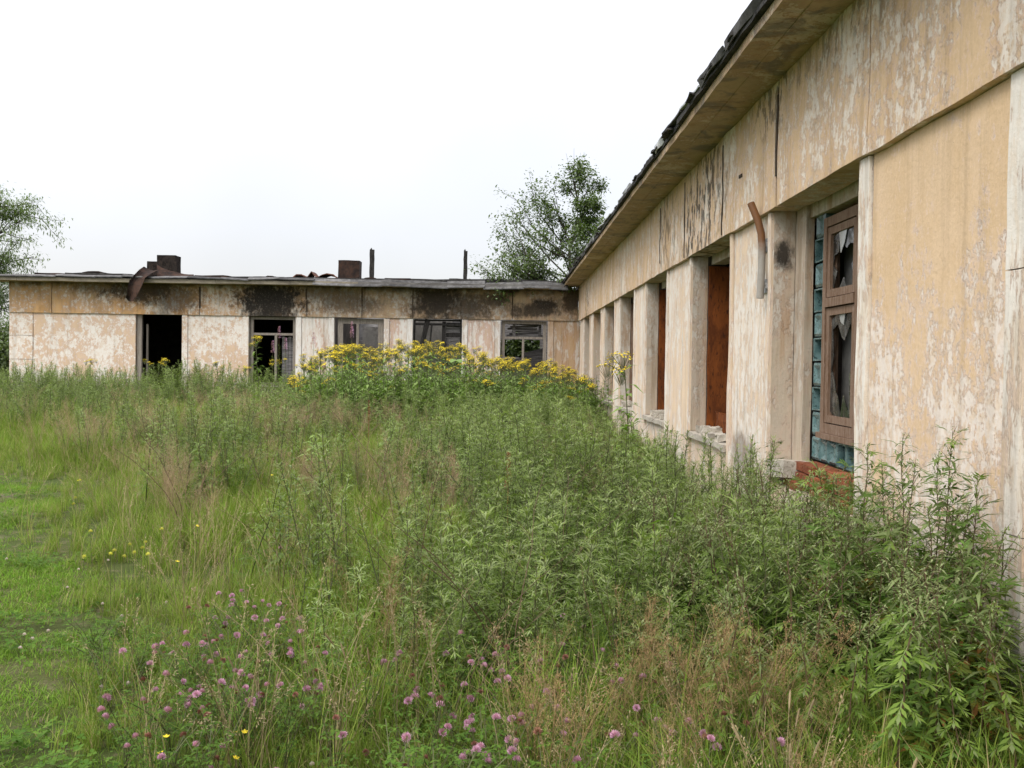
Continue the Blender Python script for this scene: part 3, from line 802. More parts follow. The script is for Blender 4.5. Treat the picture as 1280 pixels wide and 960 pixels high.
for k in range(6):
    x0, x1 = 0.10 + rr.uniform(-.1, .15), 1.15 + rr.uniform(-.15, .1)
    z = 2.44 + k * 0.075; tl = rr.uniform(-.05, .05)
    m = MB(); m.slab(x0, x1, YC + 0.45 + k * .05, YC + 0.56 + k * .05, z, z + 0.062, .2, .01, fn=lambda p, tl=tl: Vector((p.x, p.y, p.z + tl * (p.x - .6))))
    part(m, 'fallen_plank', MAT['charplank'], w5)
for x in (0.22, 1.03):
    m = MB(); m.slab(x, x + .09, YC + .36, YC + .44, 2.40, ZL - .12, .3, .006); part(m, 'stud', MAT['charplank'], w5)
m = MB(); m.slab(0.62, 1.25, YC + 1.0, YC + 1.06, 1.0, 1.95, .3, .01, fn=lambda p: Vector((p.x, p.y, p.z + .25 * (p.x - .6)))); part(m, 'leaning_board', MAT['charplank'], w5)
m = MB(); m.slab(0.0, 0.5, YC + 0.9, YC + .96, 1.0, 1.75, .3, .01); part(m, 'leaning_board', MAT['charplank'], w5)

# roof wreckage: flue with skirt, curled iron hanging over the eave, second flue, rusty sheets, charred posts
def blk(name, px0, px1, py0, py1, Y, d, mat, jit=0.01, seg=.15, parent=B):
    a, b = at(px0, py1, Y), at(px1, py0, Y)
    m = MB(); m.slab(a.x, b.x, Y, Y + d, min(a.z, b.z), max(a.z, b.z), seg, jit); return part(m, name, mat, parent)
fl = blk('flue', 196, 219.5, 319, 352, 30.2, 0.5, MAT['soot'])
blk('flue_base', 183.5, 221, 327, 346, 29.85, 0.30, MAT['soot'], parent=fl)
m = MB()     # skirt flashing that sweeps down to one side
pts = []
for i in range(9):
    tt = i / 8
    px = 196 + tt * 46; top = 331 + 13 * min(1, (tt * 1.25)) ** 0.6
    a = at(px, top - 1, 29.75 - 0.1 * tt); b = at(px, 347.5, 29.35)
    pts.append((a, b))
for (a, b), (c, d) in zip(pts[:-1], pts[1:]):
    m.quad(b, d, c, a); m.quad(a + Vector((0, .02, .0)), c + Vector((0, .02, 0)), d + Vector((0, .02, 0)), b + Vector((0, .02, 0)))
part(m, 'flashing', MAT['rustdark'], fl)
m = MB()     # curled sheet of roofing iron
grid = []
prof = [(190, 335, 29.5), (183, 339, 29.2), (176, 345, 29.0), (171, 353, 28.95), (168, 362, 28.93), (166, 369, 28.98), (163, 374, 29.06)]
for i, (px, py, Y) in enumerate(prof):
    row = []
    for j in range(7):
        s_ = j / 6
        wdt = 18 - 2.5 * i + (6 if i > 2 else 0)
        yoff = 0.10 * math.sin(s_ * math.pi * 1.5) - 0.05 * s_
        row.append(at(px - wdt * (0.45 - s_) - 2, py + 2.5 * math.sin(s_ * 3.0) + (s_ - .5) * 4, Y + yoff))
    grid.append(row)
for i in range(len(grid) - 1):
    for j in range(6):
        q = [grid[i][j], grid[i + 1][j], grid[i + 1][j + 1], grid[i][j + 1]]
        m.quad(*q); o_ = Vector((0, 0.012, 0)); m.quad(*[v + o_ for v in q][::-1])
part(m, 'hanging_iron', MAT['rustdark'], label='burnt roofing iron curled down over the eave')
blk('flue', 422.5, 449, 325.5, 352, 30.4, 0.55, MAT['rustdark'])
for (px, top, w) in ((464.5, 312, 5.5), (581.5, 313.5, 4.6)):
    a = at(px, 345, 30.4); b = at(px, top, 30.4); h = w / 1197 * 30 / 2
    m = MB(); m.slab(a.x - h, a.x + h, 30.4, 30.52, a.z - .3, b.z, .14, .014, nscale=5)
    m.tri((a.x - h, 30.42, b.z), (a.x + h * .2, 30.42, b.z), (a.x - h * .3, 30.46, b.z + .07))
    part(m, 'charred_post', MAT['char'])
for (p0, p1, top) in ((366, 386, 337), (384, 398, 333.5), (396, 424, 335.5), (452, 476, 340.5), (330, 350, 340), (480, 510, 342), (100, 140, 337.5), (250, 300, 341)):
    a = at(p0, 343, 29.9); b = at(p1, top, 29.9)
    hh = b.z - a.z
    m = MB(); m.slab(a.x, b.x, 29.7, 30.5, ZSF + .20, ZSF + .23, .16, .025, nscale=5, fn=lambda p, a=a, b=b, hh=hh: Vector((p.x, p.y, p.z + hh * .9 * math.sin(math.pi * (p.x - a.x) / (b.x - a.x)) ** .7)) if a.x < p.x < b.x else p)
    part(m, 'buckled_iron', MAT['rust'] if 360 < p0 < 440 else MAT['rustdark'])

# ------------------------------------------------------------------ vegetation: leaf materials
LM = {}
LM['mugwort'] = leaf_mat('mugwort_leaf', (0.110, 0.190, 0.030), (0.185, 0.265, 0.058), back=(0.200, 0.250, 0.105), trans=0.36, obj_var=0.22)
LM['mugwort_dark'] = leaf_mat('mugwort_dark_leaf', (0.058, 0.120, 0.020), (0.100, 0.172, 0.034), back=(0.130, 0.175, 0.060), trans=0.25, obj_var=0.2)
LM['mugwort_top'] = leaf_mat('mugwort_young_leaf', (0.190, 0.280, 0.065), (0.265, 0.335, 0.105), back=(0.260, 0.310, 0.150), trans=0.3, obj_var=0.2)
LM['yellowing'] = leaf_mat('yellowing_leaf', (0.33, 0.29, 0.05), (0.18, 0.22, 0.05), trans=0.35, c3=(0.30, 0.15, 0.05), c3_amt=0.12)
LM['stem'] = plain('green_stem', (0.085, 0.095, 0.04), 0.6)
LM['stem_red'] = plain('reddish_stem', (0.105, 0.07, 0.04), 0.6)
LM['grass'] = leaf_mat('meadow_grass', (0.140, 0.235, 0.030), (0.235, 0.295, 0.058), trans=0.3, obj_var=0.25, c3=(0.330, 0.280, 0.140), c3_amt=0.12)
LM['lawn'] = leaf_mat('short_grass', (0.125, 0.255, 0.026), (0.200, 0.315, 0.045), trans=0.3, obj_var=0.22, c3=(0.280, 0.260, 0.110), c3_amt=0.07)
LM['straw'] = leaf_mat('ripe_grass_straw', (0.250, 0.205, 0.115), (0.360, 0.290, 0.170), trans=0.2, obj_var=0.2)
LM['haze'] = leaf_mat('hair_grass_panicle', (0.290, 0.205, 0.130), (0.390, 0.285, 0.190), trans=0.2, obj_var=0.2)
LM['rustpan'] = leaf_mat('brown_bent_panicle', (0.260, 0.175, 0.085), (0.360, 0.250, 0.130), trans=0.2, obj_var=0.2)
LM['clover'] = leaf_mat('clover_leaf', (0.060, 0.130, 0.018), (0.110, 0.190, 0.028), trans=0.3, obj_var=0.2)
LM['clover_fl'] = leaf_mat('pink_clover_floret', (0.440, 0.210, 0.350), (0.600, 0.380, 0.500), trans=0.2, obj_var=0.15)
LM['clover_fl_old'] = leaf_mat('withered_clover_floret', (0.20, 0.085, 0.07), (0.28, 0.14, 0.10), trans=0.1, obj_var=0.2)
LM['clover_fl_pale'] = leaf_mat('pale_clover_floret', (0.62, 0.50, 0.56), (0.72, 0.66, 0.66), trans=0.2, obj_var=0.1)
LM['ragwort'] = leaf_mat('ragwort_leaf', (0.130, 0.240, 0.032), (0.200, 0.310, 0.055), back=(0.200, 0.280, 0.090), trans=0.3, obj_var=0.2)
LM['yellow'] = leaf_mat('yellow_flower', (0.720, 0.550, 0.030), (0.800, 0.660, 0.060), trans=0.15, obj_var=0.12, c3=(0.550, 0.380, 0.020), c3_amt=0.2)
LM['pale_yellow'] = leaf_mat('pale_yellow_flower', (0.62, 0.60, 0.10), (0.70, 0.68, 0.22), trans=0.2)
LM['willow'] = leaf_mat('willow_leaf', (0.115, 0.195, 0.038), (0.17, 0.26, 0.065), back=(0.21, 0.27, 0.13), trans=0.35, obj_var=0.1)
LM['dock'] = plain('dock_seed', (0.26, 0.095, 0.045), 0.8, var=0.35)
LM['fireweed'] = leaf_mat('fireweed_petal', (0.46, 0.22, 0.42), (0.58, 0.36, 0.53), trans=0.3)
LM['bigleaf'] = leaf_mat('butterbur_leaf', (0.15, 0.25, 0.06), (0.19, 0.29, 0.08), back=(0.3, 0.36, 0.22), trans=0.3, rough=0.45, spec=0.4)
LM['treeleaf'] = leaf_mat('tree_leaf', (0.100, 0.160, 0.046), (0.170, 0.235, 0.080), back=(0.13, 0.17, 0.09), trans=0.3, obj_var=0.0)
LM['treeleaf2'] = leaf_mat('pale_willow_tree_leaf', (0.130, 0.200, 0.060), (0.200, 0.270, 0.100), back=(0.22, 0.27, 0.17), trans=0.32, obj_var=0.0)
LM['bark'] = rough_mat('grey_brown_bark', (0.05, 0.042, 0.034), (0.085, 0.073, 0.062), 8, stretch=(3, 3, 0.7), bump=0.6)

UPV = Vector((0, 0, 1))
GA = 2.39996


def dirv(az, el):
    return Vector((math.cos(az) * math.cos(el), math.sin(az) * math.cos(el), math.sin(el)))


def lance(mb, p, d, L, w, droop=0.3, m=0, fold=0.15):
    """a lance leaf: folded along its midrib, drooping to the tip"""
    d = d.normalized()
    side = d.cross(UPV)
    if side.length < 1e-3: side = Vector((1, 0, 0))
    side.normalize(); nrm = side.cross(d)
    mid = p + d * L * 0.45 - UPV * droop * L * 0.12
    tip = p + d * L * 0.95 - UPV * droop * L * 0.5
    l_, r_ = mid + side * w + nrm * fold * w, mid - side * w + nrm * fold * w
    i = len(mb.v)
    mb.v += [tuple(p), tuple(l_), tuple(tip), tuple(r_), tuple(mid)]
    mb.f += [(i, i + 4, i + 1), (i + 4, i + 2, i + 1), (i, i + 3, i + 4), (i + 3, i + 2, i + 4)]
    mb.mi += [m] * 4


def rhomb(mb, p, d, side, L, w, m=0):
    i = len(mb.v)
    a = p + d * L * 0.5
    mb.v += [tuple(p), tuple(a + side * w), tuple(p + d * L), tuple(a - side * w)]
    mb.f.append((i, i + 3, i + 2, i + 1)); mb.mi.append(m)


def pinnate(mb, p, d, L, droop, rnd, m=0, pairs=3, lw=0.10):
    """mugwort leaf: deeply cut into narrow lobes along an arching rib"""
    d = d.normalized()
    side = d.cross(UPV)
    if side.length < 1e-3: side = Vector((1, 0, 0))
    side.normalize()
    def q(t): return p + d * L * t - UPV * droop * L * t * t * 0.55
    a, b = q(0), q(0.62)
    rhomb(mb, a, (b - a).normalized(), side, (b - a).length, L * 0.022, m)
    tipd = (q(1.0) - q(0.62)).normalized()
    rhomb(mb, q(0.55), tipd, side, L * 0.46, L * lw * 0.75, m)
    for k in range(pairs):
        t = 0.30 + 0.34 * k / max(1, pairs - 1)
        base = q(t); fw = (q(t + 0.1) - q(t)).normalized()
        for sgn in (-1, 1):
            an = R(rnd.uniform(24, 46))
            dd = (fw * math.cos(an) + side * sgn * math.sin(an) + UPV * rnd.uniform(-.12, .12)).normalized()
            n_ = dd.cross(fw.cross(side)).normalized()
            rhomb(mb, base, dd, n_, L * (0.40 + 0.16 * (k / pairs)) * rnd.uniform(.85, 1.15), L * lw * 0.55, m)


def curve_pts(p0, H, lean, az, n=7, wob=0.0, rnd=None):
    pts = []
    for i in range(n + 1):
        t = i / n
        o = dirv(az, 0) * lean * H * t * t
        if wob and rnd: o = o + Vector((rnd.uniform(-1, 1), rnd.uniform(-1, 1), 0)) * wob * t
        pts.append(p0 + o + UPV * H * t * (1 - 0.15 * lean * t))
    return pts


def along(pts, t):
    f = t * (len(pts) - 1); i = min(int(f), len(pts) - 2)
    return pts[i].lerp(pts[i + 1], f - i)


def mugwort(H, rnd, kind='young', stem_n=5, big=1.0):
    """returns stem, foliage builders"""
    st, fo = MB(), MB()
    pts = curve_pts(Vector((0, 0, -0.02)), H, rnd.uniform(0.0, 0.16), rnd.uniform(0, 6.28), 7, 0.012, rnd)
    st.tube(pts, [0.0055 * H * (1 - 0.75 * i / 7) + 0.001 for i in range(8)], stem_n, cap=False)
    n = int(H / (0.016 * big ** .6 if kind == 'young' else 0.022))
    az = rnd.uniform(0, 6.28)
    for k in range(n):
        t = 0.06 + 0.92 * k / n
        az += GA + rnd.uniform(-.3, .3)
        p = along(pts, t)
        if kind == 'young':
            el = R(-5 + 62 * t ** 1.5 + rnd.uniform(-22, 22))
            L = (0.125 - 0.055 * t ** 2) * rnd.uniform(.7, 1.25) * big
            mi = 2 if t > 0.84 or (t > .6 and rnd.random() < .25) else 1 if t < 0.40 else 0
            if t > 0.80: lance(fo, p, dirv(az, el), L * .9, L * 0.06, 0.8, mi); lance(fo, p, dirv(az + .9, el + .2), L * .7, L * 0.05, 0.8, mi)
            pinnate(fo, p, dirv(az, el), L, rnd.uniform(.4, 1.1), rnd, mi, 3 if t < .5 else 2, .05)
            if .30 < t < .92 and rnd.random() < .36:      # a leafy side shoot
                bl = .22 * (1.15 - t) * rnd.uniform(.7, 1.3); d = dirv(az, R(rnd.uniform(30, 58)))
                bp = [p, p + d * bl * .5, p + d * bl + UPV * bl * .22]
                st.tube(bp, [.0018, .0013, .0007], 3, cap=False)
                for j in range(max(3, int(bl / .022))):
                    s = min(.999, .15 + .85 * j / max(3, int(bl / .022)))
                    pinnate(fo, along(bp, s), dirv(az + GA * j, R(rnd.uniform(0, 60))), rnd.uniform(.045, .085) * big, .8, rnd, 2 if s > .75 else mi, 1, .065)
        else:
            if t < 0.80:
                L = (0.175 - 0.085 * t) * rnd.uniform(.75, 1.2)
                mi = 3 if (t < 0.38 and rnd.random() < .28) else 1 if t < .45 else 0
                pinnate(fo, p, dirv(az, R(rnd.uniform(-15, 25))), L, 1.0, rnd, mi)
                if rnd.random() < .5: pinnate(fo, p, dirv(az + .9, R(rnd.uniform(0, 40))), L * .6, .8, rnd, mi)
            else:       # flowering branchlets with small narrow leaves
                bl = 0.30 * (1.1 - t) / 0.5 * rnd.uniform(.7, 1.2) + 0.03
                d = dirv(az, R(rnd.uniform(30, 55)))
                bp = [p + d * bl * s - UPV * 0.0 + UPV * bl * .25 * s * s for s in (0, .5, 1)]
                st.tube(bp, [.0018, .0014, .0008], 3, cap=False)
                nn = int(bl / 0.016) + 2
                for j in range(nn):
                    s = j / nn
                    lance(fo, along(bp, s), dirv(az + GA * j, R(rnd.uniform(0, 45))), rnd.uniform(.022, .055) * (1.1 - .4 * s), 0.0042, 1.2, 2 if s > .6 else 0)
                L = 0.085 * rnd.uniform(.7, 1.2)
                lance(fo, p, dirv(az, R(rnd.uniform(-10, 25))), L, 0.006, 1.4, 0)
    return st, fo


MUG_MATS = [LM['mugwort'], LM['mugwort_dark'], LM['mugwort_top'], LM['yellowing']]


def tube_blade(mb, p, az, L, lean, w, m=0, segs=3, tw=0.3):
    """one grass blade, an arching tapered strip"""
    side = dirv(az + 1.57, 0)
    i = len(mb.v)
    for k in range(segs + 1):
        t = k / segs
        c = p + dirv(az, 0) * lean * L * t * t + UPV * L * (t - 0.45 * lean * t * t)
        ww = w * (1 - t) ** 0.6 if k < segs else 0
        s_ = (side * math.cos(tw * t) + dirv(az, 0) * math.sin(tw * t)) * ww
        if k < segs: mb.v += [tuple(c - s_), tuple(c + s_)]
        else: mb.v.append(tuple(c))
    for k in range(segs - 1):
        a = i + 2 * k
        mb.f.append((a, a + 1, a + 3, a + 2)); mb.mi.append(m)
    a = i + 2 * (segs - 1)
    mb.f.append((a, a + 1, a + 2)); mb.mi.append(m)


def grass_tuft(n, L, rad, w, rnd, lean=(.1, .7), m=0):
    mb = MB()
    for _ in range(n):
        a, r = rnd.uniform(0, 6.28), rad * math.sqrt(rnd.random())
        tube_blade(mb, Vector((r * math.cos(a), r * math.sin(a), -.01)), rnd.uniform(0, 6.28), L * rnd.uniform(.55, 1.15), rnd.uniform(*lean), w * rnd.uniform(.7, 1.3), m)
    return mb


def seed_grass(n, H, rnd, pan=0.13, style='brome'):
    """stalks with seed heads; material 0 = blade, 1 = straw / panicle"""
    mb = MB()
    for _ in range(n):
        a, r = rnd.uniform(0, 6.28), 0.06 * math.sqrt(rnd.random())
        h = H * rnd.uniform(.75, 1.15); lean = rnd.uniform(.08, .42); az = rnd.uniform(0, 6.28)
        pts = curve_pts(Vector((r * math.cos(a), r * math.sin(a), 0)), h, lean, az, 6)
        mb.tube(pts, [.0013] * 5 + [.0009] * 2, 3, 1, cap=False)
        if style == 'brome':
            for k in range(26):
                t = 1 - pan / h * rnd.random() ** .8
                p = along(pts, min(.999, t))
                d = dirv(rnd.gauss(az, .8), R(rnd.uniform(10, 75)))
                q = p + d * rnd.uniform(.004, .028)
                rhomb(mb, q, (d + UPV * .2 - UPV * rnd.random() * .9).normalized(), d.cross(UPV).normalized(), rnd.uniform(.010, .018), .0022, 1)
        elif style == 'timothy':
            top = pts[-1]; d = (pts[-1] - pts[-2]).normalized()
            mb.tube([top - d * .05, top - d * .03, top, top + d * .012], [.002, .0042, .004, .0012], 5, 1, cap=False)
        else:       # open, hair fine panicle
            for k in range(16):
                t = 1 - pan / h * (k / 16)
                p = along(pts, min(.999, t)); s = pan * (0.18 + .55 * (k / 16) ** .7)
                for j in range(3):
                    d = dirv(rnd.uniform(0, 6.28), R(rnd.uniform(15, 60)))
                    e = p + d * s * rnd.uniform(.5, 1)
                    sd_ = d.cross(UPV).normalized()
                    rhomb(mb, p, (e - p).normalized(), sd_, (e - p).length, .0006, 1)
                    for _k in range(4):
                        q = p.lerp(e, rnd.uniform(.45, 1)) + Vector((rnd.uniform(-1, 1), rnd.uniform(-1, 1), rnd.uniform(-1, 1))) * .008
                        rhomb(mb, q, dirv(rnd.uniform(0, 6.28), R(rnd.uniform(-30, 60))), sd_, rnd.uniform(.006, .010), .0016, 1)
        tube_blade(mb, pts[0], rnd.uniform(0, 6.28), h * .6, .5, .0025, 0)
        tube_blade(mb, pts[0], rnd.uniform(0, 6.28), h * .75, .4, .0022, 0)
    return mb


# ------------------------------------------------------------------ scatter for what nobody could count
def proto_coll(name, builders_mats):
    c = bpy.data.collections.new(name)
    for i, (mb, mats) in enumerate(builders_mats):
        me = mb.mesh(name + '_mesh', mats)
        o = bpy.data.objects.new('%s_%02d' % (name, i), me); c.objects.link(o)
    return c


def scatter(name, coll, nvar, P, scl, label=None, tilt=0.12, seed=1):
    g_ = np.random.default_rng(seed)
    n = len(P)
    me = bpy.data.meshes.new(name)
    me.vertices.add(n); me.vertices.foreach_set('co', np.asarray(P, np.float32).ravel())
    a = me.attributes.new('rot', 'FLOAT_VECTOR', 'POINT')
    rot = np.stack([g_.normal(0, tilt, n), g_.normal(0, tilt, n), g_.uniform(0, 6.283, n)], 1).astype(np.float32)
    a.data.foreach_set('vector', rot.ravel())
    a = me.attributes.new('scl', 'FLOAT', 'POINT'); a.data.foreach_set('value', np.asarray(scl, np.float32))
    a = me.attributes.new('idx', 'INT', 'POINT'); a.data.foreach_set('value', g_.integers(0, nvar, n).astype(np.int32))
    o = bpy.data.objects.new(name, me); COL.objects.link(o)
    ng = bpy.data.node_groups.new(name + '_scatter', 'GeometryNodeTree')
    ng.interface.new_socket('Geometry', in_out='INPUT', socket_type='NodeSocketGeometry')
    ng.interface.new_socket('Geometry', in_out='OUTPUT', socket_type='NodeSocketGeometry')
    N, Lk = ng.nodes, ng.links
    gi, go = N.new('NodeGroupInput'), N.new('NodeGroupOutput')
    ci = N.new('GeometryNodeCollectionInfo'); ci.inputs[0].default_value = coll
    ci.inputs['Separate Children'].default_value = True; ci.inputs['Reset Children'].default_value = True
    ip = N.new('GeometryNodeInstanceOnPoints'); ip.inputs['Pick Instance'].default_value = True
    def attr(nm, ty):
        q = N.new('GeometryNodeInputNamedAttribute'); q.data_type = ty; q.inputs['Name'].default_value = nm
        return q.outputs['Attribute']
    e2r = N.new('FunctionNodeEulerToRotation'); Lk.new(attr('rot', 'FLOAT_VECTOR'), e2r.inputs[0])
    Lk.new(gi.outputs[0], ip.inputs['Points']); Lk.new(ci.outputs[0], ip.inputs['Instance'])
    Lk.new(attr('idx', 'INT'), ip.inputs['Instance Index']); Lk.new(e2r.outputs[0], ip.inputs['Rotation'])
    Lk.new(attr('scl', 'FLOAT'), ip.inputs['Scale']); Lk.new(ip.outputs[0], go.inputs[0])
    md = o.modifiers.new('scatter', 'NODES'); md.node_group = ng
    tag(o, label, None, None, 'stuff')
    return o


def field(density, x0, x1, y0, y1, fn, seed):
    """random points with a probability fn(x, y) (vectorised), on the ground"""
    g_ = np.random.default_rng(seed)
    n = int(density * (x1 - x0) * (y1 - y0))
    x, y = g_.uniform(x0, x1, n), g_.uniform(y0, y1, n)
    keep = g_.random(n) < fn(x, y)
    x, y = x[keep], y[keep]
    z = np.array([gz(a, b) for a, b in zip(x, y)])
    return np.stack([x, y, z], 1), g_


def lawn_edge(y):       # the mown strip lies on the -x side of this line
    return -0.50 * y + 0.26 - 0.26 * np.clip((y - 5) / 4, 0, 1) - 0.45 * np.maximum(y - 12.5, 0) + 0.22 * np.sin(y * 1.3) + 0.12 * np.sin(y * 3.7 + 1)


def sstep(v, a, b):
    t_ = np.clip((v - a) / (b - a), 0, 1); return t_ * t_ * (3 - 2 * t_)


def wave(x, y, s, ph=0.0):
    return 0.5 + 0.25 * (np.sin(x * s + 1.3 * np.sin(y * s * .7 + ph)) + np.sin(y * s * 1.1 + ph + 1.7 * np.sin(x * s * .6)))


def in_view(x, y, pad=0.6):
    return ((x > -0.56 * y - pad) & (x < W - 0.05) & (y < YC - 0.1)).astype(float)


def mug_zone(x, y):
    """how far a spot belongs to the mugwort stand"""
    edge = -0.2 - 0.10 * (y - 4) + 0.5 * np.sin(y * .9)
    return sstep(x - edge, -0.5, 0.7) * sstep(y - (4.05 - 0.12 * x), -0.4, 0.6)


rnd = random.Random(77)
# short mown grass with clover in it
c_lawn = proto_coll('lawn_tuft', [(grass_tuft(44, .052, .10, .0019, rnd, (.3, 1.2)), LM['lawn']) for _ in range(4)])
P, g_ = field(210, -7, 0, 2.6, 12, lambda x, y: in_view(x, y, .9) * (1 - sstep(x - lawn_edge(y), -.05, .35)) * np.where(wave(x, y, 2.1, .7) > .86, .3, 1) * (.12 + .88 * sstep(np.hypot((x + 4.4) / .6, (y - 8.2) / .6), .6, 1.3)) * (.3 + .7 * sstep(np.hypot((x + 5.5) / .55, (y - 10.8) / .6), .6, 1.3)), 1)
P2, _ = field(70, -18, -4, 12, 30, lambda x, y: in_view(x, y, 1.2) * (1 - sstep(x - lawn_edge(y), -.05, .35)), 2)
P = np.concatenate([P, P2]); scatter('lawn_grass', c_lawn, 4, P, g_.uniform(.6, 1.35, len(P)), 'short bright green mown grass', .15, 3)


def clover_patch(rnd, n=9, h=.06):
    m = MB()
    for _ in range(n):
        a, r = rnd.uniform(0, 6.28), .08 * math.sqrt(rnd.random()); p = Vector((r * math.cos(a), r * math.sin(a), h * rnd.uniform(.5, 1.1)))
        s = rnd.uniform(.008, .013)
        for k in range(3):
            d = dirv(a + k * 2.094, R(rnd.uniform(-5, 25))); lance(m, p, d, s * 1.7, s * .7, .2)
    return m


c_cl = proto_coll('white_clover_patch', [(clover_patch(rnd), LM['clover']) for _ in range(4)])
P, g_ = field(60, -7, 0, 2.6, 11, lambda x, y: in_view(x, y, .9) * (1 - sstep(x - lawn_edge(y), 0, .5)) * (wave(x, y, 2.7, 3) > .45) * sstep(np.hypot((x + 4.4) / .6, (y - 8.2) / .6), .8, 1.3), 5)
scatter('clover_ground_cover', c_cl, 4, P, g_.uniform(.7, 1.5, len(P)), 'low clover leaves among the mown grass', .2, 6)

# meadow grass everywhere else, taller away from the lawn
c_gr = proto_coll('meadow_tuft', [(grass_tuft(30, .42, .10, .0034, rnd, (.15, .8)), LM['grass']) for _ in range(5)])


def meadow_h(x, y):
    return np.clip(.42 + .62 * sstep(x - lawn_edge(y), 0.1, 2.2), .3, 1.05) * (0.85 + .3 * wave(x, y, 1.7)) * (1 + .32 * sstep(y, 10, 24)) * np.where(y < 3.8, .8, 1)


P, g_ = field(110, -3.5, 2.3, 2.05, 6.5, lambda x, y: in_view(x, y) * sstep(x - lawn_edge(y), -.1, .35) * (1 - .75 * mug_zone(x, y)), 7)
P2, _ = field(38, -17, 2.3, 6.5, 29.6, lambda x, y: in_view(x, y) * sstep(x - lawn_edge(y), -.1, .4) * (1 - .6 * mug_zone(x, y)), 8)
P = np.concatenate([P, P2])
scatter('meadow_grass', c_gr, 5, P, meadow_h(P[:, 0], P[:, 1]) * g_.uniform(.75, 1.25, len(P)), 'long green grass of the overgrown yard', .14, 9)

# hair grass: a brownish haze of fine panicles over the middle of the yard
c_hz = proto_coll('hair_grass', [(seed_grass(7, .80, rnd, .24, 'hair'), [LM['grass'], LM['haze']]) for _ in range(4)])
P, g_ = field(6.5, -15, 1.2, 4.2, 26, lambda x, y: in_view(x, y) * (1 - .65 * sstep(y, 9, 22)) * (.35 + .65 * sstep(y, 5, 10)) * sstep(x - lawn_edge(y), .5, 1.4) * (1 - .8 * mug_zone(x, y)) * sstep(wave(x, y, .8, 1.0), .35, .6), 11)
scatter('hair_grass', c_hz, 4, P, g_.uniform(.75, 1.12, len(P)) * (1 + .1 * sstep(P[:, 1], 8, 20)), 'fine brownish seed heads standing over the long grass', .1, 12)
# ripe brome and timothy in front
c_br = proto_coll('ripe_grass', [(seed_grass(6, .60, rnd, .14, 'brome'), [LM['grass'], LM['straw']]) for _ in range(4)] + [(seed_grass(4, .55, rnd, .06, 'timothy'), [LM['grass'], LM['straw']])])
P, g_ = field(12, -3.4, 1.0, 2.2, 7.5, lambda x, y: in_view(x, y) * sstep(x - lawn_edge(y), .15, .7) * (1 - mug_zone(x, y)) * sstep(wave(x, y, 2.2, .4), .3, .55), 13)
P2, _ = field(1.6, -9, 1.8, 5, 16, lambda x, y: in_view(x, y) * sstep(x - lawn_edge(y), .0, .7) * (1 - .45 * mug_zone(x, y)), 14)
P = np.concatenate([P, P2])
scatter('ripe_grass', c_br, 5, P, g_.uniform(.75, 1.2, len(P)), 'straw coloured seed heads arching out of the grass', .16, 15)
# brown bent grass between the clover and the mugwort
c_be = proto_coll('bent_grass', [(seed_grass(8, .60, rnd, .22, 'hair'), [LM['grass'], LM['rustpan']]) for _ in range(3)])
P, g_ = field(13, -.1, 1.5, 2.4, 4.3, lambda x, y: sstep(.62 - np.hypot((x - .72) / .95, (y - 3.2) / 1.2), -.35, .35), 16)
P2, _ = field(9, -.9, 0, 3.9, 5.0, lambda x, y: sstep(.5 - np.hypot((x + .5) / .6, (y - 4.4) / .8), -.2, .2), 17)
P = np.concatenate([P, P2])
scatter('bent_grass', c_be, 3, P, g_.uniform(.6, 1.05, len(P)), 'rusty brown clouds of bent grass seed heads', .12, 18)

# mugwort behind the nearest stems: a stand nobody could count
young = [mugwort(rnd.uniform(.80, .95), rnd, 'young', 3) for _ in range(5)]


def joined(st, fo):
    m = MB(); m.v = st.v + fo.v; o_ = len(st.v)
    m.f = st.f + [tuple(i + o_ for i in f_) for f_ in fo.f]; m.mi = [4] * len(st.f) + fo.mi
    return m


c_mg = proto_coll('mugwort_stem', [(joined(*y_), MUG_MATS + [LM['stem']]) for y_ in young])
P, g_ = field(24, -8, 2.28, 6.6, 24, lambda x, y: in_view(x, y) * mug_zone(x, y), 19)
P3, _ = field(9, -15, 0, 4.8, 27, lambda x, y: in_view(x, y) * (1 - mug_zone(x, y)) * sstep(x - lawn_edge(y), .9, 1.8) * sstep(wave(x, y, 1.1, 2.2), .35, .65), 20)
P4, _ = field(16, -16.5, -1, 25.5, 29.6, lambda x, y: in_view(x, y), 20)
P = np.concatenate([P, P3, P4])
hh = (1 - .36 * sstep(P[:, 0], .9, 1.8) * sstep(P[:, 1], 7.5, 10)) * (.98 + .24 * wave(P[:, 0], P[:, 1], 1.3)) * (1 + .28 * sstep(P[:, 1], 24, 28) * (P[:, 0] < -4)) * (1 - .06 * sstep(P[:, 0], 1.0, 2.1))
MUGSTAND = (P, hh)
scatter('mugwort_stand', c_mg, 5, P, hh * g_.uniform(.75, 1.15, len(P)), 'dense grey-green mugwort filling the yard', .14, 21)

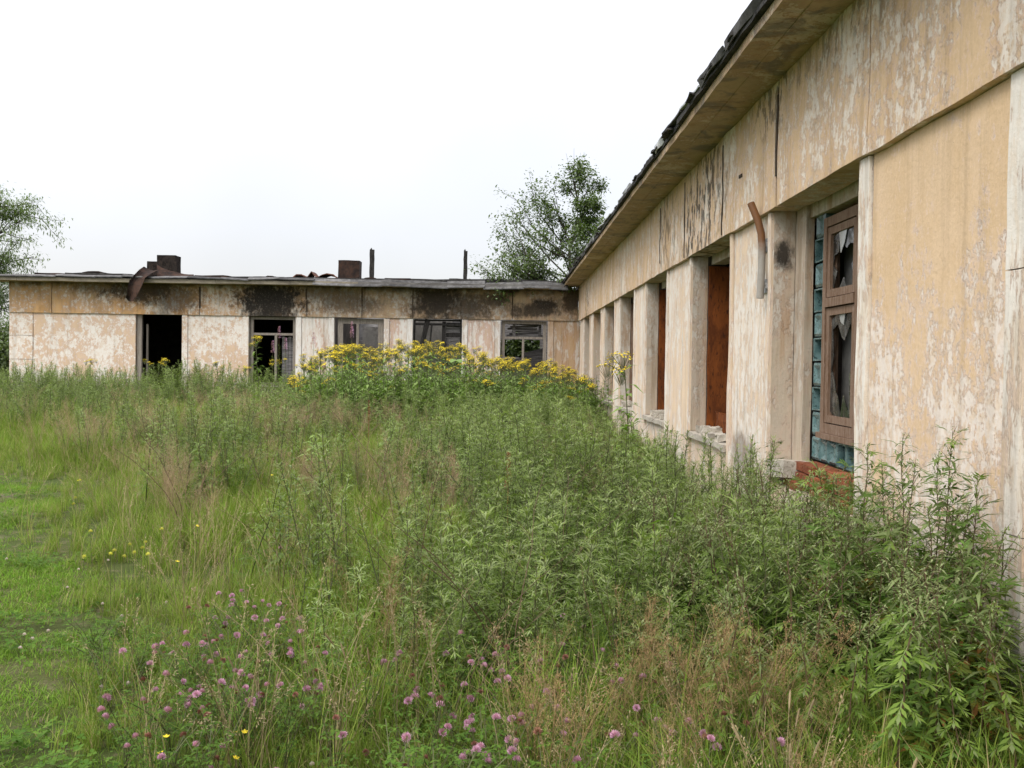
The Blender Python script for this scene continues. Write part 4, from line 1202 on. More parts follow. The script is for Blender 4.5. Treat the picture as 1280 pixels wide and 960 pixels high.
# the nearest mugwort, stem by stem
protos = [mugwort(rnd.uniform(.82, .98), rnd, 'young', 5, rnd.uniform(1.2, 1.5)) for _ in range(7)]
pm = [(s.mesh('stem', LM['stem']), f.mesh('foliage', MUG_MATS)) for s, f in protos]
P, g_ = field(34, -1.4, 2.26, 3.2, 6.7, lambda x, y: in_view(x, y) * mug_zone(x, y), 23)
P = P[~((P[:, 0] > 1.0) & (P[:, 1] < 4.6) & (g_.random(len(P)) < .55))]
order = np.argsort(P[:, 1] + 0.001 * P[:, 0])[:200]
for i in order:
    x, y, z = P[i]
    s, f = pm[rnd.randrange(len(pm))]
    r = tag(link('mugwort', s, None, (x, y, z), (rnd.gauss(0, .12), rnd.gauss(0, .12), rnd.uniform(0, 6.28)), (.82 + .22 * wave(x, y, 1.9)) * rnd.uniform(.82, 1.15) * (.80 if y < 4.4 and x < 0.8 else .92 if x < 1.2 else 1.05)),
            'young grey-green mugwort stem ' + ('crowded at the foot of the flaking ochre panel' if x > 1.2 else 'in the stand between the wall and the brown bent grass' if x > .5 else 'at the front edge of the stand above the clover' if y < 4.9 else 'in the thick of the stand behind the front stems'), 'weed', 'young mugwort stems in the yard')
    link('foliage', f, r)

mat_p = []
for _ in range(6):
    s, f = mugwort(1.0, rnd, 'mature'); mat_p.append((s.mesh('stem', LM['stem_red']), f.mesh('foliage', MUG_MATS)))
spots_m = []
for k in range(400):
    x, y = rnd.uniform(.75, 2.18), rnd.uniform(3.0, 6.4)
    if y < 3.55 - .22 * x or any((x - a) ** 2 + (y - c_) ** 2 < .022 for a, c_ in spots_m): continue
    spots_m.append((x, y))
    if len(spots_m) >= 90: break
for (x, y) in spots_m:
    s, f = mat_p[rnd.randrange(6)]
    h = rnd.uniform(.72, 1.0) * (.80 + .14 * sstep(x, .8, 1.8)) * (1.0 if y < 4.4 else 1.06)
    r = tag(link('mugwort', s, None, (x, y, gz(x, y)), (rnd.gauss(0, .10), rnd.gauss(0, .10), rnd.uniform(0, 6.28)), (h * 1.1, h * 1.1, h)),
            'dark bushy full-grown mugwort ' + ('under the tall spires at the ochre panel' if x > 1.5 else 'in the clump beside the brown bent grass' if y < 4.4 else 'in the clump below the casement window'), 'weed', 'full-grown mugwort clump')
    link('foliage', f, r)

# tall flowering mugwort against the plaster: every leaf its own piece
def leaf_mesh(kind, rnd):
    m = MB()
    if kind == 'cut': pinnate(m, Vector((0, 0, 0)), Vector((1, 0, 0)), 1.0, .75, rnd, 0, 3, .105)
    else: lance(m, Vector((0, 0, 0)), Vector((1, 0, 0)), 1.0, .075, 1.1)
    return m


cut = {k: [leaf_mesh('cut', rnd).mesh('leaf', LM[k]) for _ in range(3)] for k in ('mugwort', 'mugwort_dark', 'mugwort_top', 'yellowing')}
nar = {k: [leaf_mesh('lance', rnd).mesh('leaf', LM[k]) for _ in range(2)] for k in ('mugwort', 'mugwort_dark', 'mugwort_top', 'yellowing')}
TALL = [(1192, 545, 4.25, 0.05, 'tallest forked mugwort standing against the flaking ochre panel'),
        (1128, 552, 4.45, -0.02, 'straight slender mugwort spire left of the tallest stem at the panel'),
        (1085, 560, 4.9, 0.03, 'mugwort rising before the edge strip of the casement window'),
        (1222, 600, 3.95, 0.03, 'mugwort with dark upper leaves growing between the tallest stem and the block column'),
        (1258, 668, 3.75, 0.22, 'mugwort leaning out towards the block column at the picture edge'),
        (1040, 600, 4.7, -0.05, 'mugwort spire in front of the bared red bricks'),
        (1103, 585, 4.6, -0.03, 'mugwort spire close to the edge strip beside the casement'),
        (1145, 585, 4.2, 0.06, 'mugwort spire bending towards the tallest forked stem'),
        (1172, 575, 4.5, -0.02, 'slim mugwort spire behind the tallest forked stem'),
        (1212, 640, 4.0, 0.10, 'mugwort with drooping narrow leaves beside the dark-leaved stem'),
        (1065, 590, 5.0, 0.01, 'mugwort spire before the teal glass blocks'),
        (1232, 705, 3.6, 0.12, 'short mugwort tilting at the block column'),
        (1160, 640, 4.05, -0.06, 'leafy mugwort below the tallest stem at the flaking panel'),
        (1205, 690, 3.7, 0.02, 'broad dark mugwort with yellowed lower leaves at the foot of the panel'),
        (1110, 650, 4.1, -0.08, 'bushy mugwort under the straight slender spire'),
        (1060, 640, 4.3, 0.02, 'bushy mugwort below the glass blocks'),
        (1240, 760, 3.45, 0.05, 'low mugwort with red and yellow leaves beside the block column'),
        (1010, 600, 5.3, 0.02, 'mugwort with a forked tip before the broken window sill'),
        (1150, 760, 3.5, -0.03, 'low leafy mugwort at the front of the clump by the panel'),
        (965, 555, 7.0, 0.02, 'thin mugwort spire in front of the concrete window jamb')]
for (px, py, Y, lean, lab) in TALL:
    top = at(px, py, Y)
    H = top.z + 0.02
    T = empty('tall_mugwort', (top.x - lean * H, Y, 0))
    tag(T, lab, 'weed', 'tall mugwort along the wall')
    st = MB()
    pts = [Vector((lean * H * (i / 8) ** 1.5 + rnd.uniform(-.008, .008), rnd.uniform(-.008, .008), H * i / 8)) for i in range(9)]
    st.tube(pts, [.0065 - .0052 * i / 8 for i in range(9)], 6, cap=False)
    S_ = st.build('stem', LM['stem_red'], T, True)
    az = rnd.uniform(0, 6)
    n = int(H * 92)
    for k in range(n):
        t = .10 + .9 * k / n
        az += GA + rnd.uniform(-.3, .3)
        p = along(pts, min(t, .999))
        if t < .60:
            L = rnd.uniform(.13, .20) * (1.1 - .35 * t)
            kk = 'yellowing' if (t < .58 and rnd.random() < (.42 if Y < 3.8 else .25 if px > 1150 else .10)) else 'mugwort_dark' if rnd.random() < .5 else 'mugwort'
            o = link('leaf', rnd.choice(cut[kk]), T, p, (rnd.gauss(0, .25), R(rnd.uniform(-25, 20)), az), L)
        else:
            L = rnd.uniform(.12, .19) * (1.3 - .75 * t)
            kk = 'mugwort_dark' if rnd.random() < .7 else 'mugwort'
            link('leaf', rnd.choice(nar[kk] if rnd.random() < .6 else cut[kk]), T, p, (rnd.gauss(0, .3), R(rnd.uniform(-50, 5)), az), L)
            if t > .62 and k % 3 == 0:
                bl = .20 * (1.12 - t) * rnd.uniform(.6, 1.3) + .02
                b_ = MB(); d = dirv(az + .3, R(rnd.uniform(38, 62)))
                bp = [p, p + d * bl * .5 + UPV * .01, p + d * bl + UPV * bl * .2]
                b_.tube(bp, [.0016, .0012, .0007], 3, cap=False)
                for j in range(int(bl / .011) + 3):
                    s_ = min(.999, j / (int(bl / .011) + 3) + .05)
                    lance(b_, along(bp, s_), dirv(az + GA * j, R(rnd.uniform(-10, 50))), rnd.uniform(.018, .042), .0032, 1.2, 1)
                b_.build('branch', [LM['stem_red'], LM['mugwort'] if rnd.random() < .5 else LM['mugwort_top']], T)
    tp = MB()
    for j in range(26):
        lance(tp, along(pts, 1 - .11 * rnd.random()), dirv(GA * j, R(rnd.uniform(20, 75))), rnd.uniform(.018, .035), .003, .5)
    tp.build('flower_spike', LM['mugwort_top'], T)

def joined2(st, fo):
    m = MB(); m.v = st.v + fo.v; o_ = len(st.v)
    m.f = st.f + [tuple(i + o_ for i in f_) for f_ in fo.f]; m.mi = [1] * len(st.f) + [0] * len(fo.f)
    return m


# --- ragwort: tall leafy stems under flat heads of yellow flowers
def corymb(rnd, r=.075, n=46):
    m = MB()
    for k in range(n):
        a, q = GA * k, r * math.sqrt((k + .5) / n) * rnd.uniform(.7, 1.3)
        c = Vector((q * math.cos(a), q * math.sin(a), .22 * (r - q) + rnd.uniform(-.022, .022)))
        s = rnd.uniform(.009, .014)
        up = (Vector((math.cos(a), math.sin(a), 0)) * q / r * .5 + UPV + Vector((rnd.uniform(-.3, .3), rnd.uniform(-.3, .3), 0))).normalized()
        x_ = up.cross(Vector((.3, .8, .1))).normalized(); y_ = up.cross(x_)
        i = len(m.v)
        m.v.append(tuple(c + up * s * .45))
        for j in range(6): m.v.append(tuple(c + (x_ * math.cos(j * 1.047) + y_ * math.sin(j * 1.047)) * s * (1.0 if j % 2 else .75)))
        for j in range(6): m.f.append((i, i + 1 + j, i + 1 + (j + 1) % 6)); m.mi.append(0)
        m.tube([c, Vector((0, 0, -.09 - .03 * rnd.random())) + c * .25], [.0011, .0014], 3, 1, cap=False)
    return m


def ragwort(H, rnd, big=1.0):
    st, fo = MB(), MB()
    pts = curve_pts(Vector((0, 0, 0)), H, rnd.uniform(0, .08), rnd.uniform(0, 6.28), 7, .015, rnd)
    st.tube(pts, [.007 - .004 * i / 7 for i in range(8)], 5, cap=False)
    az = 0
    n = int(H * 34)
    for k in range(n):
        t = .06 + .88 * k / n; az += GA + rnd.uniform(-.3, .3); p = along(pts, t)
        L = (.27 - .14 * t) * rnd.uniform(.8, 1.2) * big
        el = R(rnd.uniform(5, 40)); d = dirv(az, el)
        lance(fo, p, d, L, L * .115, .9)
        if t < .75:
            for sg in (-1, 1): lance(fo, p + d * L * .22, dirv(az + sg * .62, el), L * .62, L * .075, .8)
    ends = [pts[-1]]
    for j in range(rnd.choice((2, 2, 3))):
        b = along(pts, rnd.uniform(.84, .93)); e = b + dirv(rnd.uniform(0, 6.28), R(rnd.uniform(20, 60))) * rnd.uniform(.10, .22)
        st.tube([b, b.lerp(e, .5) + UPV * .01, e], [.003, .0025, .002], 4, cap=False); ends.append(e)
    return st, fo, ends


cor = [corymb(rnd, rnd.uniform(.05, .09), 26).mesh('flower_head', [LM['yellow'], LM['stem']]) for _ in range(4)]
rag = []
for _ in range(5):
    s, f, e = ragwort(1.0, rnd); rag.append((s.mesh('stem', LM['stem']), f.mesh('foliage', LM['ragwort']), e))


def place_ragwort(x, y, H, label, group, variant=None):
    s, f, ends = rag[variant if variant is not None else rnd.randrange(5)]
    r = tag(link('ragwort', s, None, (x, y, gz(x, y)), (rnd.gauss(0, .05), rnd.gauss(0, .05), rnd.uniform(0, 6.28)), (H ** .5, H ** .5, H)), label, 'flower', group)
    link('foliage', f, r)
    for e in ends:
        k = rnd.uniform(.7, 1.3)
        link('flower_head', rnd.choice(cor), r, e, (rnd.gauss(0, .15), rnd.gauss(0, .15), rnd.uniform(0, 6.28)), (k / H ** .5 * 1.0, k / H ** .5 * 1.0, k / H))
    return r


# outline of the flower bed's top in the photograph, as heights above the ground at its real distance
OUT = [(366, 462), (395, 438), (430, 424), (470, 428), (500, 424), (540, 424), (575, 428), (610, 440), (650, 448), (690, 446), (715, 456), (735, 470)]
for k in range(205):
    Y = 20.5 + 5 * ((k * .618) % 1)
    px = 368 + 372 * (k + rnd.random()) / 205
    for (a, ya), (b, yb) in zip(OUT[:-1], OUT[1:]):
        if a <= px <= b or (b == 735 and px > 735): py = ya + (yb - ya) * (px - a) / (b - a)
    py += (abs(rnd.gauss(0, 26)) if k % 3 else rnd.uniform(0, 10)) + 3
    tpt = at(px, py, Y)
    if tpt.x > 2.1: continue
    place_ragwort(tpt.x, Y, max(.9, min(2.2, tpt.z)), 'tall ragwort with flat yellow heads before ' + ('the sooted window pier' if px < 415 else 'the broad window' if px < 485 else 'the window with the fallen rafter' if px < 585 else 'the planked window' if px < 690 else 'the rust-streaked pier in the corner'), 'ragwort massed before the far wing')
place_ragwort(at(326, 420, 24).x, 24, at(326, 420, 24).z, 'single tall ragwort standing clear before the sooted window frame', 'lone ragwort stems')
place_ragwort(at(186, 452, 27.5).x, 27.5, at(186, 452, 27.5).z, 'small ragwort in the foot of the black doorway', 'lone ragwort stems')
for (px, py, Y, lab) in ((215, 448, 28.2, 'short budding ragwort at the door sill'), (272, 452, 28, 'short ragwort before the pale pier beside the doorway'), (302, 458, 28, 'stunted ragwort just left of the sooted window'),
                         (350, 452, 26, 'ragwort under the pink fireweed'), (115, 449, 28.6, 'tiny ragwort before the blank wall panel')):
    place_ragwort(at(px, py, Y).x, Y, at(px, py, Y).z, lab, 'lone ragwort stems')
place_ragwort(at(790, 442, 9.5).x, 9.5, at(790, 442, 9.5).z, 'leafy ragwort with two yellow heads standing against the long wing', 'lone ragwort stems', 1)

c_rw = proto_coll('ragwort_leafage', [(joined2(*ragwort(1.0, rnd)[:2]), [LM['ragwort'], LM['stem']]) for _ in range(4)])
P, g_ = field(16, -6.2, 2.2, 19.8, 26.8, lambda x, y: sstep(x - (-5.7 + .25 * (y - 20)), 0, .8) * sstep(y, 19.6, 20.6), 41)
hs = np.array([max(.7, min(1.75, at(640 + (p[0] - p[1] * YAW) / p[1] * F_PX, 459 + 14 * abs(p[0] + 1.5) / 4, p[1]).z)) for p in P])
scatter('ragwort_undergrowth', c_rw, 4, P, hs * g_.uniform(.72, 1.06, len(P)), 'green leafy stems of the ragwort bed not yet in flower', .08, 42)

P, g_ = field(1.5, -7, 2.2, 4.6, 20, lambda x, y: in_view(x, y) * sstep(x - lawn_edge(y), 1.0, 1.8) * sstep(wave(x, y, 1.5, 5.0), .4, .7), 43)
scatter('leafy_weeds', c_rw, 4, P, g_.uniform(.55, .98, len(P)), 'bright green leafy stems scattered through the mugwort', .16, 44)
dry = []
for _ in range(3):
    m = MB()
    for q in range(2):
        az_ = rnd.uniform(0, 6.28); pts = curve_pts(Vector((rnd.uniform(-.05, .05), rnd.uniform(-.05, .05), 0)), rnd.uniform(.8, 1.1), rnd.uniform(.1, .7), az_, 6, .02, rnd)
        m.tube(pts, [.003, .003, .0028, .0025, .002, .0016, .001], 4, cap=False)
        for h_ in range(5):
            p_ = along(pts, rnd.uniform(.5, .97)); m.tube([p_, p_ + dirv(rnd.uniform(0, 6.28), R(rnd.uniform(20, 60))) * rnd.uniform(.04, .13)], [.0014, .0007], 3, cap=False)
    dry.append((m, LM['stem_red']))
c_dry = proto_coll('dry_stem', dry)
P, g_ = field(1.3, -7, 2.1, 3.6, 20, lambda x, y: in_view(x, y) * sstep(x - lawn_edge(y), .8, 1.6), 45)
scatter('dry_stems', c_dry, 3, P, g_.uniform(.7, 1.15, len(P)), 'brown bent stems of last year standing in the weeds', .22, 46)

# --- red clover in front
def clover_head(rnd, mat, r=.0142):
    m = MB()
    n = 60
    for k in range(n):
        zc = 1 - 1.55 * (k + .5) / n; q = math.sqrt(max(0, 1 - zc * zc)); a = GA * k
        d = Vector((q * math.cos(a), q * math.sin(a), zc))
        dd = (d + UPV * .55).normalized(); sd_ = dd.cross(Vector((.2, .5, .9))).normalized()
        rhomb(m, d * r * .35, dd, sd_, r * rnd.uniform(.75, 1.0), r * .17)
    return m.mesh('flower_head', mat)


heads = [clover_head(rnd, LM['clover_fl']) for _ in range(3)] + [clover_head(rnd, LM['clover_fl_old'], .0115)]
head_pale = clover_head(rnd, LM['clover_fl_pale'], .011)


def clover(rnd, H=.4, leaves=22, stems=5):
    st, fo, ends = MB(), MB(), []
    for s in range(stems):
        az = rnd.uniform(0, 6.28)
        pts = curve_pts(Vector((0, 0, 0)), H * rnd.uniform(.7, 1.1), rnd.uniform(.15, .6), az, 5, .01, rnd)
        st.tube(pts, [.0017] * 6, 3, cap=False); ends.append(pts[-1])
        for k in range(leaves // 2):
            t = rnd.uniform(.15, .98); p = along(pts, t); a2 = rnd.uniform(0, 6.28)
            q = p + dirv(a2, R(rnd.uniform(10, 60))) * rnd.uniform(.02, .07)
            rhomb(st, p, (q - p).normalized(), dirv(a2 + 1.57, 0), (q - p).length, .0008)
            L = rnd.uniform(.015, .026)
            for j in range(3): lance(fo, q, dirv(a2 + (j - 1) * 1.6, R(rnd.uniform(-25, 20))), L, L * .26, .35)
    return st, fo, ends


clv = []
for _ in range(5):
    s, f, e = clover(rnd); clv.append((s.mesh('stem', LM['stem']), f.mesh('foliage', LM['clover']), e))
CG = 'red clover plants in the long grass'
spots = []
for (px, py, n, sx, sy) in ((300, 825, 30, 55, 50), (250, 815, 14, 50, 50), (620, 880, 26, 110, 50), (700, 790, 12, 60, 40), (480, 900, 12, 80, 40), (540, 830, 8, 60, 40), (890, 880, 9, 50, 40), (330, 740, 8, 40, 30), (190, 850, 6, 40, 40)):
    for _ in range(n): spots.append((rnd.gauss(px, sx), rnd.gauss(py, sy)))
for (px, py) in spots:
    py = min(py, 985)
    h = .36 * rnd.uniform(.8, 1.2) * (1.0 if px > 380 else .85)
    Y = (EYE.z - h) * F_PX / max(60, (py - 446))
    if Y < 2.2: continue
    x = at(px, py, Y).x
    if x > 1.6 or x < lawn_edge(Y) - .1: continue
    s, f, ends = clv[rnd.randrange(5)]
    k = h / .4
    lab = 'red clover with round pink heads among the grass and seed stalks' if px > 420 else 'red clover with round pink heads in the dark green patch beside the mown strip'
    c = tag(link('red_clover', s, None, (x, Y, gz(x, Y)), (rnd.gauss(0, .08), rnd.gauss(0, .08), rnd.uniform(0, 6.28)), k), lab, 'flower', CG if px > 420 else 'red clover patch beside the mown strip')
    link('foliage', f, c)
    for e in rnd.sample(ends, rnd.choice((1, 2, 2, 3))):
        hd = heads[rnd.randrange(3)] if rnd.random() < .72 else heads[3]
        link('flower_head', hd, c, e, (rnd.gauss(0, .3), rnd.gauss(0, .3), 0), rnd.uniform(.85, 1.2) / k)
# more clover leaves under them
P, g_ = field(34, -3.2, 1.2, 2.2, 5.2, lambda x, y: in_view(x, y) * sstep(x - lawn_edge(y), -.1, .3) * (1 - mug_zone(x, y)) * sstep(wave(x, y, 2.0, 4.2), .30, .5), 31)


def leafy(rnd):
    s, f, e = clover(rnd, .34, 20, 4); return joined2(s, f)


c_cu = proto_coll('clover_bush', [(leafy(rnd), [LM['clover'], LM['stem']]) for _ in range(4)])
scatter('clover_undergrowth', c_cu, 4, P, g_.uniform(.55, 1.1, len(P)), 'leafy clover and vetch under the long grass', .15, 32)
# white clover and small yellow flowers in and by the lawn
def small_flower(name, px, py, h, me, mat_stem, label, group, sc=1.0):
    Y = (EYE.z - h) * F_PX / (py - 446)
    p = at(px, py, Y)
    m = MB(); m.tube([(0, 0, 0), (rnd.uniform(-.02, .02), 0, h * .5), (0, 0, h)], [.0012] * 3, 3, cap=False)
    o = tag(m.build(name, mat_stem), label, 'flower', group); o.location = (p.x, Y, 0)
    link('flower_head', me, o, (0, 0, h), (rnd.gauss(0, .2), rnd.gauss(0, .2), 0), sc)


for (px, py) in ((212, 818), (160, 855), (126, 860), (135, 700), (84, 735), (30, 795), (25, 812), (208, 752), (128, 755), (152, 770), (40, 800), (8, 700), (390, 955), (98, 712), (60, 790)):
    small_flower('white_clover', px, py, .10, head_pale, LM['stem'], 'white clover head in the mown strip', 'white clover in the mown strip', 1.0)


def disc(rnd, mat, r=.012):
    m = MB(); m.v.append((0, 0, .002))
    for j in range(10): m.v.append((r * (1 if j % 2 else .7) * math.cos(j * .628), r * (1 if j % 2 else .7) * math.sin(j * .628), 0.003 * (j % 2)))
    for j in range(10): m.f.append((0, 1 + j, 1 + (j + 1) % 10)); m.mi.append(0)
    return m.mesh('flower_head', mat)


yd = disc(rnd, LM['yellow']); pyd = clover_head(rnd, LM['pale_yellow'], .013)
for (px, py, h) in ((208, 921, .22), (295, 947, .2), (306, 914, .2), (200, 942, .2), (292, 915, .2), (247, 655, .5), (98, 600, .35), (340, 590, .6), (222, 700, .4)):
    small_flower('buttercup', px, py, h, yd, LM['stem'], 'small golden buttercup among the clover', 'buttercups in the grass', 1.1)
for (px, py) in ((162, 680), (168, 690), (178, 684), (185, 692), (143, 688), (138, 692), (105, 696), (202, 660), (100, 600), (94, 622), (113, 664), (92, 630), (155, 695), (182, 677)):
    small_flower('yellow_rattle', px, py, .45, pyd, LM['stem'], 'pale yellow rattle flowering at the edge of the mown strip', 'yellow rattle beside the mown strip', 1.0)

# --- willow saplings, fireweed, dock, butterbur, a dry stalk
def sapling(px, py, Y, label, H=None, spread=.12, n=3):
    p = at(px, py, Y); H = H or p.z
    r = empty('willow_sapling', (p.x, Y, 0)); tag(r, label, 'sapling', 'willow saplings in the yard')
    st, fo = MB(), MB()
    for k in range(n):
        pts = curve_pts(Vector((rnd.uniform(-.04, .04), rnd.uniform(-.04, .04), 0)), H * (1 if k == 0 else rnd.uniform(.65, .92)), spread * rnd.uniform(.3, 1.8) if k else .03, rnd.uniform(0, 6.28), 7, .01, rnd)
        st.tube(pts, [.006 - .0045 * i / 7 for i in range(8)], 5, cap=False)
        az = 0
        for j in range(int(H * 30)):
            t = .3 + .7 * j / (H * 30); az += GA
            L = rnd.uniform(.07, .12) * (1.1 - .4 * t)
            lance(fo, along(pts, min(.999, t)), dirv(az, R(rnd.uniform(20, 60) + 15 * t)), L, L * .095, .5)
    st.build('stem', LM['stem'], r); fo.build('foliage', LM['willow'], r)


sapling(368, 560, 7.4, 'bright green willow sapling with several upright shoots')
sapling(402, 590, 6.2, 'bright green willow sapling just beside the larger one', n=2)
sapling(482, 540, 9.5, 'slim willow sapling with a long bare stem', n=1)
sapling(545, 505, 11, 'tall thin willow sapling in the mugwort', n=2)
sapling(312, 540, 13, 'dark upright willow sapling in the hair grass', n=1)
sapling(590, 545, 10, 'leafy willow sapling among the mugwort', n=2)
for (px, top, bot, Y, lab) in ((461, 500, 526, 15, 'rust brown dock spike before the ragwort bed'), (635, 566, 612, 7.2, 'rust brown dock spike rising from the mugwort')):
    a, b = at(px, bot, Y), at(px, top, Y)
    r = empty('dock', (a.x, Y, 0)); tag(r, lab, 'weed', 'ripe dock spikes')
    m = MB(); m.tube([(0, 0, 0), (0, 0, a.z), (0, 0, b.z)], [.004, .003, .0015], 5, cap=False); m.build('stem', LM['dock'], r)
    m = MB()
    for k in range(260):
        t = rnd.random(); q = .028 * (1 - .6 * t) * math.sqrt(rnd.random()); an = rnd.uniform(0, 6.28)
        rhomb(m, Vector((q * math.cos(an), q * math.sin(an), a.z + (b.z - a.z) * t)), dirv(an, R(rnd.uniform(0, 70))), dirv(an + 1.57, 0), .013, .005)
    m.build('seed_spike', LM['dock'], r)
for (px, py, Y, lab) in ((349, 408, 27.5, 'pink fireweed spire in front of the sooted window'), (341, 426, 27, 'shorter pink fireweed beside the taller spire'), (357, 422, 27.8, 'thin pink fireweed at the edge of the window frame'), (392, 415, 27, 'pink fireweed against the pale pier left of the broad window'), (440, 402, 28, 'pink fireweed inside the broad window opening'), (440, 408, 27.6, 'pink fireweed drooping in the broad window opening')):
    p = at(px, py, Y); r = empty('fireweed', (p.x, Y, 0)); tag(r, lab, 'flower', 'fireweed along the far wing')
    m = MB(); m.tube([(0, 0, 0), (0, 0, p.z)], [.006, .002], 5, cap=False); m.build('stem', LM['stem_red'], r)
    m, f = MB(), MB()
    for k in range(70):
        t = rnd.random(); rr_ = .075 * (1 - t) + .012; an = rnd.uniform(0, 6.28)
        rhomb(m, Vector((rr_ * .4 * math.cos(an), rr_ * .4 * math.sin(an), p.z - .34 * (1 - t))), dirv(an, R(rnd.uniform(-20, 40))), dirv(an + 1.57, .3), .035, .014)
    for k in range(50): lance(f, Vector((0, 0, p.z * (.35 + .45 * k / 50))), dirv(GA * k, R(25)), .12, .010, .6)
    m.build('flower_spike', LM['fireweed'], r); f.build('foliage', LM['ragwort'], r)
for (px, py, Y, s, tl, lab) in ((570, 451, 20.4, .11, .22, 'large pale butterbur leaf shining in the ragwort bed'),):
    p = at(px, py, Y); r = empty('butterbur', (p.x, Y, 0)); tag(r, lab, 'weed', None)
    m = MB(); m.tube([(0, 0, 0), (0, 0, p.z)], [.012, .007], 6); m.build('stem', LM['stem'], r)
    m = MB(); n = 18
    rot = Matrix.Rotation(tl, 3, 'X')
    ring = [(rot @ Vector((s * math.cos(a) * (1.05 + .15 * math.cos(2 * a)), s * math.sin(a), .03 * math.sin(3 * a)))) for a in [-math.pi + 2 * math.pi * k / n for k in range(n)]]
    i = len(m.v); m.v.append((0, 0, p.z + .02)); m.v += [(q.x, q.y, p.z + q.z) for q in ring]
    for k in range(n): m.f.append((i, i + 1 + k, i + 1 + (k + 1) % n)); m.mi.append(0)
    m.build('leaf', LM['bigleaf'], r, True)
a, b = at(480, 590, 8.3), at(395, 492, 8.6)
m = MB(); m.tube([(a.x + .15, 8.25, .0), (a.x, 8.3, a.z), a.lerp(b, .5) + Vector((0, 0, .02)), b], [.004, .0035, .0025, .0012], 4, cap=False)
tag(m.build('dry_stalk', LM['stem_red']), 'long dry brown stalk leaning over the hair grass', 'stalk')

# ------------------------------------------------------------------ trees
def tree(name, base, H, label, leafm, rnd, limbs, leaf=(.05, .016), per=26, spread=1.0, crown_from=.3, twigs=0, narrow=False, trunk_r=.11, lev=3):
    """limbs: list of (start fraction, azimuth, elevation, length); each limb forks into branches and twigs that carry the leaves"""
    r = empty(name, base); tag(r, label, 'tree')
    tr, lf = MB(), MB()
    tp = [Vector((rnd.uniform(-.05, .05) * i, rnd.uniform(-.05, .05) * i, H * .86 * i / 7)) for i in range(8)]
    tr.tube(tp, [trunk_r * (1 - .85 * i / 7) for i in range(8)], 7, cap=False)

    def leaves(p, d, L):
        for k in range(per):
            q = p + d * L * rnd.random() + Vector((rnd.gauss(0, 1), rnd.gauss(0, 1), rnd.gauss(0, 1))) * .05 * spread
            ln = leaf[0] * rnd.uniform(.7, 1.3)
            dd = (d * .7 + Vector((rnd.gauss(0, 1), rnd.gauss(0, 1), rnd.gauss(-.1, .8))) * .8).normalized()
            lance(lf, q, dd, ln, leaf[1] * rnd.uniform(.8, 1.2), .5)

    def grow(p, d, L, rad, depth):
        bend = Vector((rnd.gauss(0, .12), rnd.gauss(0, .12), rnd.gauss(.10, .08)))
        mid = p + d * L * .5; e = p + (d + bend).normalized() * L
        tr.tube([p, mid.lerp(p.lerp(e, .5), .5), e], [rad, rad * .8, rad * .55], 5 if depth > 1 else 3, cap=False)
        if depth <= 1: leaves(p.lerp(e, .15), (e - p).normalized(), L)
        if depth == 0: return
        for k in range(rnd.choice((3, 4)) if depth > 1 else rnd.choice((2, 3, 4))):
            t_ = rnd.uniform(.35, 1.0)
            an, el = rnd.uniform(0, 6.28), R(rnd.uniform(25, 60))
            ax = d.cross(UPV)
            ax = ax.normalized() if ax.length > 1e-3 else Vector((1, 0, 0))
            ay = d.cross(ax)
            nd = (d * math.cos(el) + (ax * math.cos(an) + ay * math.sin(an)) * math.sin(el) + UPV * .12).normalized()
            grow(p.lerp(e, t_), nd, L * rnd.uniform(.42, .68), rad * .5, depth - 1)
    for (f, az, el, L) in limbs:
        grow(along(tp, f), dirv(az, el), L, trunk_r * .42 * (1.1 - f * .7), lev - 1)
    for k in range(twigs):       # bare twig ends above the crown
        p = along(tp, rnd.uniform(.8, .99)); d = dirv(rnd.uniform(0, 6.28), R(rnd.uniform(60, 85)))
        tr.tube([p, p + d * .5, p + d * rnd.uniform(.8, 1.15) + UPV * .1], [.012, .007, .003], 3, cap=False)
    tr.build('trunk', LM['bark'], r, True)
    lf.build('crown', leafm, r)
    return r


rt = random.Random(5)
TB = Vector((2.1, 31.0, 0))
limbs = []
for k in range(9): limbs.append((.45 + .06 * rt.random(), rt.uniform(2.5, 3.7), R(rt.uniform(6, 26)), rt.uniform(1.3, 2.1)))
for k in range(12): limbs.append((.52 + .18 * rt.random(), rt.uniform(0, 6.28), R(rt.uniform(8, 40)), rt.uniform(.9, 1.3)))
for k in range(10): limbs.append((.70 + .22 * rt.random(), rt.uniform(0, 6.28), R(rt.uniform(35, 70)), rt.uniform(.55, .9)))
limbs += [(.66, 3.3, R(40), 1.8), (.70, 2.9, R(50), 1.7), (.92, 1.2, R(78), .8), (.9, 4, R(72), .9), (.50, 2.7, R(16), 2.2), (.52, 3.1, R(24), 2.1), (.54, 3.5, R(32), 2.0), (.50, 3.3, R(8), 2.2), (.58, 2.9, R(42), 2.0), (.60, 4.4, R(30), 1.3), (.62, 1.2, R(35), 1.3), (.74, 3.2, R(58), 1.5)]
tree('bushy_tree', TB, 8.7, 'bushy green tree spilling over the roof in the corner where the two wings meet', LM['treeleaf'], rt, limbs, (.11, .032), 36, 2.1, twigs=8, trunk_r=.11)
rt = random.Random(9)
limbs = []
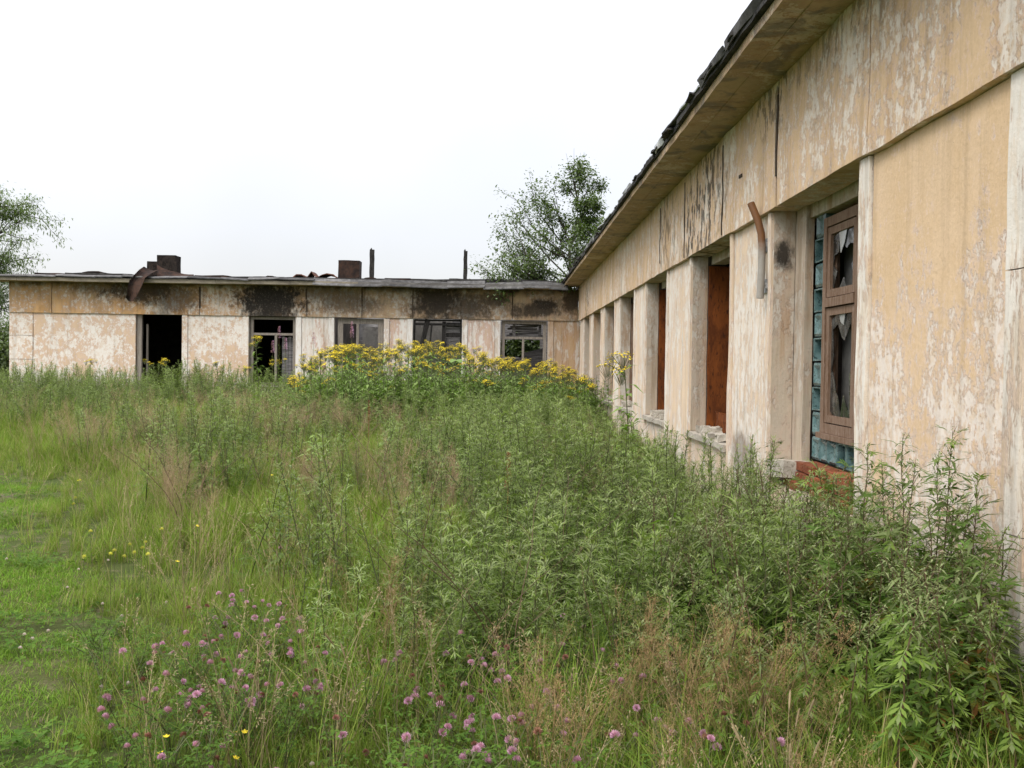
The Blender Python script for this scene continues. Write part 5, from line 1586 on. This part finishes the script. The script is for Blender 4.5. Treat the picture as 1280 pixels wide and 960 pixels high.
for k in range(26): limbs.append((.30 + .66 * rt.random(), rt.uniform(0, 6.28), R(rt.uniform(8, 62)), rt.uniform(1.5, 2.9)))
limbs += [(.5, .0, R(24), 2.8), (.55, -.3, R(38), 2.6), (.42, -.1, R(16), 2.6), (.62, -.6, R(50), 2.4)]
tree('willow_tree', at(-78, 460, 37.0) * 1 - Vector((0, 0, at(-78, 460, 37.0).z)), 8.4, 'pale green willow rising behind the blank end of the far wing', LM['treeleaf2'], rt, limbs, (.17, .024), 80, 2.6, trunk_r=.2)


def bush(x, y, h, w, label, mat, rnd, n=1500, leaf=(.10, .028)):
    r = empty('bush', (x, y, 0)); tag(r, label, 'bush', 'bushes behind the far wing')
    st, lf = MB(), MB()
    tips = []
    for k in range(26):
        a = rnd.uniform(0, 6.28); q = w * math.sqrt(rnd.random()); e = Vector((q * math.cos(a), q * math.sin(a), h * rnd.uniform(.55, 1) * (1 - .45 * (q / w) ** 2)))
        st.tube([Vector((0, 0, 0)), e * .5 + Vector((0, 0, h * .12)), e], [.03, .018, .006], 4, cap=False); tips.append(e)
    for k in range(n):
        e = rnd.choice(tips); p = e * rnd.uniform(.35, 1.0) + Vector((rnd.gauss(0, .18), rnd.gauss(0, .18), rnd.gauss(.05, .18)))
        if p.z < .05: continue
        lance(lf, p, dirv(rnd.uniform(0, 6.28), R(rnd.uniform(-40, 50))), leaf[0] * rnd.uniform(.7, 1.3), leaf[1], .5)
    st.build('stem', LM['bark'], r); lf.build('crown', mat, r)


rt = random.Random(12)
bush(-17.2, 33.5, 3.7, 1.7, 'dark bush pressed against the blank end wall', LM['treeleaf'], rt, 9000, (.14, .045))
bush(-19.6, 35, 4.2, 2.2, 'broad dark bush under the willow', LM['treeleaf'], rt, 8000, (.14, .045))
for (x, y, h, lab) in ((-4.6, 39, 3.2, 'bush seen through the broad window'), (-1.6, 40, 3.4, 'bush behind the window with the fallen rafter'), (0.5, 38.0, 4.6, 'bush seen green through the planked window'), (3.2, 39.5, 4.3, 'bush behind the inner corner')):
    bush(x, y, h, 1.9, lab, LM['treeleaf'], rt, 11000, (.20, .075))
